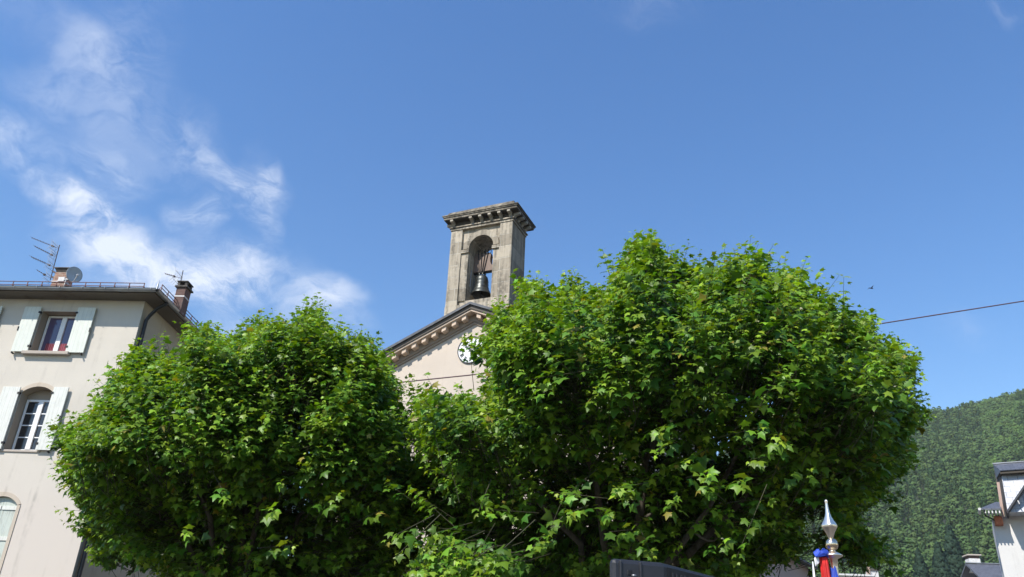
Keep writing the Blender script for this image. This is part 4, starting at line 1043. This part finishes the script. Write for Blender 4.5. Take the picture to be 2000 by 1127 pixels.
def maple(label, base, poly, C, RAD, zlow, n_shoots, limb_targets, seed, front_thin, trunk_r, sprays=()):
    rng = np.random.default_rng(seed)
    C, RAD = np.array(C, float), np.array(RAD, float)
    poly = np.array(poly, float)
    def field(P):
        q = (P - C) / RAD
        # the front of the crown draws back towards the trunk under its widest part
        t = np.clip((C[2] - .55 - P[:, 2]) / (C[2] - .55 - zlow), 0, 1); q[:, 1] = np.where(q[:, 1] < 0, q[:, 1] / (1 - .95 * t ** .62), q[:, 1])
        q[:, 2] = np.where(q[:, 2] < 0, q[:, 2] * RAD[2] / (C[2] - zlow), q[:, 2])
        q[:, 2] = np.where(q[:, 2] < 0, -q[:, 2] ** 4, q[:, 2])   # barrel-shaped below the widest part
        de = (1 - np.linalg.norm(q, axis=1)) * RAD.min()
        px, dep = project(P); dp = poly_sdf(px, poly) * dep / FPX
        return np.minimum(de + lumps(P) * .30, dp + np.clip(lumps(P * 2.6), -1, 1) * .20 - .055)
    lo = np.array([C[0] - RAD[0], C[1] - RAD[1], zlow]); hi = C + RAD
    tips = np.zeros((0, 3)); dd = np.zeros(0)
    while len(tips) < n_shoots:
        P = rng.uniform(lo - .3, hi + .3, (60000, 3)); d = field(P.copy())
        # density: a leafy shell, thinning inwards; the shaded lower front is open
        pr = np.where((d > .03), np.exp(-np.maximum(d - .15, 0) / .42), 0) + np.where(d > .4, .06, 0)
        fr = (P[:, 1] < C[1]); lowf = np.clip((C[2] + .5 - P[:, 2]) / (C[2] - zlow) * 1.6, 0, 1)
        pr *= np.where(fr, 1 - front_thin * lowf, 1.0)
        pr *= np.clip(.55 + .80 * lumps(P * 1.9 + 5), .14, 1)
        k = rng.random(len(P)) < pr; tips = np.concatenate([tips, P[k]]); dd = np.concatenate([dd, d[k]])
    idx = rng.permutation(len(tips))[:n_shoots]; tips, dd = tips[idx], dd[idx]
    lead = (tips[:, 2] > C[2] - 1.2) & (dd < .32) & (rng.random(len(tips)) < .16)      # leading shoots that stand clear of the crown
    w_ = (tips[lead] - C) / np.linalg.norm(tips[lead] - C, axis=1, keepdims=True) + np.array([0, 0, .6])
    tips[lead] += w_ * rng.uniform(.02, .24, (int(lead.sum()), 1))
    for (px_, py_, Y_, n_) in sprays:      # low branches reaching out in front of the shaded interior
        c_ = np.array(at(px_, py_, Y_)); tips = np.concatenate([tips, c_ + rng.normal(size=(n_, 3)) * np.array([.20, .16, .11])])
    g = np.stack([field(tips + np.eye(3)[i] * .15) - field(tips - np.eye(3)[i] * .15) for i in range(3)], 1)
    out = -g / (np.linalg.norm(g, axis=1, keepdims=True) + 1e-6)
    rad_out = tips - (C + np.array([0, 0, -1.2])); rad_out /= np.linalg.norm(rad_out, axis=1, keepdims=True)
    sd = .50 * out + .65 * rad_out + np.array([0, 0, .38]) + rng.normal(size=tips.shape) * .22
    sd /= np.linalg.norm(sd, axis=1, keepdims=True)
    L = rng.uniform(.40, .80, len(tips))
    NL = 13
    # leaves in opposite pairs along each shoot, the youngest at the tip
    S_ = np.repeat(np.arange(len(tips)), NL); j = np.tile(np.arange(NL), len(tips)); pair = j // 2
    f = 1 - pair / (NL / 2 + .0) * .95
    pos = tips[S_] - sd[S_] * (L[S_] * (1 - f))[:, None]
    q = rng.normal(size=tips.shape); u = np.cross(sd, q); u /= np.linalg.norm(u, axis=1, keepdims=True); v = np.cross(sd, u)
    ang = (j % 2) * np.pi + pair * 1.57 + rng.normal(size=len(S_)) * .35
    side = u[S_] * np.cos(ang)[:, None] + v[S_] * np.sin(ang)[:, None]
    ax = side * .85 + sd[S_] * .40 + out[S_] * .30 + np.array([0, 0, -.30]) + rng.normal(size=side.shape) * .18
    ax /= np.linalg.norm(ax, axis=1, keepdims=True)
    nr = np.array([0, 0, .85]) + out[S_] * .45 + np.array(to_sun) * .55 + rng.normal(size=side.shape) * .38
    nr -= ax * np.sum(nr * ax, 1, keepdims=True); nr /= np.linalg.norm(nr, axis=1, keepdims=True)
    bx = np.cross(ax, nr)
    size = (.062 + .072 * (1 - f) ** .6) * rng.uniform(.6, 1.3, len(S_)); size = np.where(j == 0, size * .8, size)
    stem = rng.uniform(.03, .11, len(S_)) * (.4 + (1 - f))
    o0 = pos + ax * stem[:, None]
    keep = rng.random(len(S_)) < .93
    o0, ax, bx, nr, size, f, S2 = o0[keep], ax[keep], bx[keep], nr[keep], size[keep], f[keep], S_[keep]
    bud = (rng.random(len(o0)) < .03) & (f > .8); size = np.where(bud, size * .38, size)
    curl = rng.uniform(.4, 1.7, len(o0)); wid = rng.uniform(.85, 1.12, len(o0))
    V = (o0[:, None, :] + size[:, None, None] * (LEAF_XY[None, :, 0, None] * wid[:, None, None] * bx[:, None, :] + LEAF_XY[None, :, 1, None] * ax[:, None, :] + (LEAF_Z[None, :] * curl[:, None])[:, :, None] * nr[:, None, :]))
    F = (LEAF_F[None] + (np.arange(len(o0)) * 11)[:, None, None]).reshape(-1, 3)
    young = np.clip(f ** 1.5 * rng.uniform(.3, 1.1, len(o0)), 0, 1)[:, None]
    old = np.array([.052, .135, .013]); yng = np.array([.258, .405, .030])
    tint = old * (1 - young) + yng * young
    tint = tint * rng.uniform(.75, 1.25, (len(o0), 1)) * (1 + .12 * rng.normal(size=(len(o0), 3)) * np.array([1, .3, .6]))
    tint = tint * np.repeat(rng.uniform(.8, 1.2, (len(tips), 1)), 1, 0)[S2]
    sick = rng.random(len(o0)) < .012; tint[sick] = np.array([.26, .23, .04]) * rng.uniform(.7, 1.2, (int(sick.sum()), 1))
    tint[bud] = (.45, .42, .26)
    tint = np.clip(tint, .004, 1)
    root = empty('maple_tree', base, 0, label, 'tree', None)
    off = np.array(base)
    crown = np_mesh('crown', V.reshape(-1, 3) - off, F, np.repeat(tint, 11, 0), M['leaf'], root)
    # trunk, limbs, twigs
    fork = np.array([base[0] + .05, base[1], 2.75])
    MB().tube([(0, 0, -.05), (.02, 0, .3), (.04, .0, 1.4), tuple(fork - off + np.array([0, 0, .25]))], [trunk_r * 1.35, trunk_r * 1.05, trunk_r * .92, trunk_r * .95], 16).build('trunk', M['bark'], root)
    nodes = []
    for (tx, ty, tz, r0) in limb_targets:
        a = fork; c = np.array([tx, ty, tz]); mid = (a + c) / 2 + np.array([0, 0, -.15]) + rng.normal(size=3) * .18
        pts = []; N = 9
        for k in range(N + 1):
            t = k / N; p = a * (1 - t) ** 2 + 2 * mid * t * (1 - t) + c * t * t + rng.normal(size=3) * .05 * (k not in (0, N)); pts.append(p)
        rs = [.62 * r0 * (1 - .72 * k / N) for k in range(N + 1)]
        MB().tube([tuple(p - off) for p in pts], rs, 9).build('limb', M['bark'], root)
        nodes += [(p, r) for p, r in zip(pts[3:], rs[3:])]
    NP = np.array([p for p, r in nodes]); NR = np.array([r for p, r in nodes])
    cnt_b = 0
    for s in rng.permutation(len(tips)):
        d = np.linalg.norm(NP - tips[s], axis=1) + np.maximum(NP[:, 2] - tips[s][2], 0) * 1.0; k = int(d.argmin())
        if d[k] > 1.15 or d[k] < .4 or s >= n_shoots or tips[s][1] < C[1] - 1.8: continue
        a, c = NP[k], tips[s] - sd[s] * L[s]
        mid = (a + c) / 2 + np.array([0, 0, -.12]) + rng.normal(size=3) * .12; pts = [a * (1 - t) ** 2 + 2 * mid * t * (1 - t) + c * t * t for t in np.linspace(0, 1, 6)]
        r0 = min(NR[k] * .6, .035); MB().tube([tuple(p - off) for p in pts], [r0 * (1 - .75 * t) for t in np.linspace(0, 1, 6)], 5, False).build('bough', M['bark'], root)
        cnt_b += 1
        if cnt_b >= 70: break
    A_ = tips - sd * L[:, None]
    # each shoot's twig, three-sided, from its root to its tip
    n = len(tips); uu, vv = u * .006, v * .006
    ring0 = np.stack([A_ - sd * .25 + uu, A_ - sd * .25 - uu * .5 + vv * .87, A_ - sd * .25 - uu * .5 - vv * .87], 1); ring1 = np.stack([tips + uu * .3, tips + (-uu * .5 + vv * .87) * .3, tips + (-uu * .5 - vv * .87) * .3], 1)
    TV = np.concatenate([ring0, ring1], 1).reshape(-1, 3) - off; TF = []
    for k in range(3): TF += [(k, (k + 1) % 3, 3 + (k + 1) % 3), (k, 3 + (k + 1) % 3, 3 + k)]
    TF = (np.array(TF)[None] + (np.arange(n) * 6)[:, None, None]).reshape(-1, 3)
    np_mesh('twigs', TV, TF, np.full((len(TV), 3), .08), M['twig'], crown)
    return root
M['twig'] = simple('young_twig', (.05, .05, .022), .8, 0, .3, 5)

POLY_R = [(768, 935), (800, 880), (782, 835), (800, 775), (832, 752), (850, 772), (880, 776), (905, 755), (925, 775), (942, 770), (945, 745), (960, 728), (952, 712), (940, 694), (926, 684), (918, 668), (932, 660), (942, 646), (956, 632), (960, 606),
          (1000, 595), (1018, 548), (1040, 538), (1068, 562), (1085, 552), (1110, 545), (1130, 532), (1150, 560), (1185, 552), (1192, 528), (1208, 502), (1218, 472), (1246, 455), (1272, 464), (1292, 486), (1304, 500),
          (1315, 488), (1322, 512), (1340, 520), (1360, 498), (1385, 522), (1415, 512), (1427, 497), (1460, 488), (1490, 495), (1512, 522), (1545, 522), (1572, 515), (1590, 548), (1602, 572), (1630, 573), (1650, 603),
          (1680, 594), (1698, 616), (1712, 642), (1725, 668), (1760, 662), (1772, 682), (1800, 684), (1788, 702), (1792, 738), (1775, 768), (1797, 768), (1787, 800), (1810, 808), (1798, 838), (1780, 868), (1786, 898), (1762, 926),
          (1730, 938), (1742, 962), (1708, 988), (1690, 1003), (1700, 1042), (1752, 1075), (1700, 1083), (1640, 1062), (1640, 985), (1600, 965), (1570, 985), (1575, 1030), (1600, 1060), (1570, 1085), (1520, 1060), (1500, 1090), (1480, 1180), (900, 1200), (770, 1150), (785, 1085), (835, 1050), (775, 980)]
POLY_L = [(102, 850), (128, 825), (152, 820), (172, 790), (188, 776), (217, 737), (240, 704), (262, 690), (266, 682), (282, 682), (302, 696), (325, 684), (348, 690), (352, 652), (368, 636), (392, 630), (410, 626), (425, 652), (450, 664), (470, 650),
          (500, 620), (530, 608), (560, 616), (592, 604), (622, 610), (640, 638), (660, 654), (690, 645), (712, 646), (732, 674), (752, 684), (768, 712), (783, 747), (790, 795), (805, 860), (830, 940), (835, 1040), (800, 1200),
          (500, 1200), (380, 1160), (290, 1105), (215, 1085), (168, 1106), (172, 1062), (138, 1012), (143, 985), (113, 952), (132, 930), (97, 908), (112, 880)]
tR = at(1205, 1127, 12.4)
maple('large spreading maple with a domed crown in front of the church on the right', (tR.x, 12.4, 0), POLY_R, (2.45, 12.4, 5.3), (5.1, 4.3, 4.6), 2.2, 13000,
      [(-.6, 11.0, 5.2, .10), (.6, 10.2, 6.2, .11), (2.4, 11.3, 6.4, .13), (4.6, 11.2, 5.6, .12), (5.0, 13.2, 6.0, .10), (2.2, 13.8, 7.3, .12), (.2, 14.2, 6.2, .10), (3.4, 10.4, 4.9, .10), (3.2, 15.2, 6.0, .09)], 3, .78, .17,
      [(935, 666, 11.2, 4), (950, 690, 11.1, 5), (948, 714, 11.1, 4), (938, 690, 11.2, 3), (908, 668, 11.2, 1), (930, 682, 11.2, 1), (948, 700, 11.0, 1), (950, 668, 11.2, 1), (800, 1085, 9.5, 6), (835, 1068, 9.3, 6), (868, 1092, 9.3, 6), (905, 1112, 9.1, 6), (945, 1100, 9.1, 6), (840, 1112, 9.3, 6), (1272, 1018, 8.7, 2), (1235, 962, 8.7, 2), (1392, 872, 8.5, 2), (1445, 902, 8.5, 2), (1500, 880, 8.5, 2), (1562, 922, 8.9, 2), (1325, 962, 8.5, 2), (1130, 1010, 8.7, 2), (1060, 965, 8.9, 2), (985, 1010, 9.1, 2), (1010, 1075, 9.1, 2), (1420, 1075, 8.7, 2), (1640, 900, 9.3, 2), (1250, 880, 8.5, 2)])
tL = at(470, 1127, 14.0)
maple('smaller rounded maple with bright green leaves between the town house and the church', (tL.x, 14.0, 0), POLY_L, (-4.6, 14.0, 4.9), (4.2, 3.6, 3.7), 2.2, 9600,
      [(-6.3, 13.2, 5.2, .10), (-5.2, 12.0, 5.6, .10), (-3.6, 12.2, 5.6, .10), (-2.6, 13.6, 5.4, .09), (-4.2, 15.2, 6.0, .10), (-5.8, 15.3, 5.6, .09), (-4.3, 13.6, 6.6, .10)], 4, .78, .15,
      [(420, 975, 10.8, 1), (560, 985, 10.8, 1), (500, 930, 10.8, 1), (640, 960, 11.0, 1), (700, 900, 11.0, 1), (330, 1040, 11.1, 1), (610, 1060, 11.1, 1), (730, 1000, 11.2, 1)])

# ------------------------------------------------------------------ air between here and the hill
hz = MB(); hz.box(-1010, 1010, -1010, 1120, -1.5, 330)
m = bpy.data.materials.new('haze_air'); m.use_nodes = True; t = NT(m.node_tree); t.n.clear()
vol = t.new('ShaderNodeVolumePrincipled'); vol.inputs['Color'].default_value = (.90, .95, 1, 1); vol.inputs['Density'].default_value = .00014; vol.inputs['Anisotropy'].default_value = .2
t.l.new(vol.outputs[0], t.new('ShaderNodeOutputMaterial').inputs['Volume'])
tag(hz.build('haze', m), 'thin pale summer haze in front of the far wooded hill', 'haze', None, 'stuff')
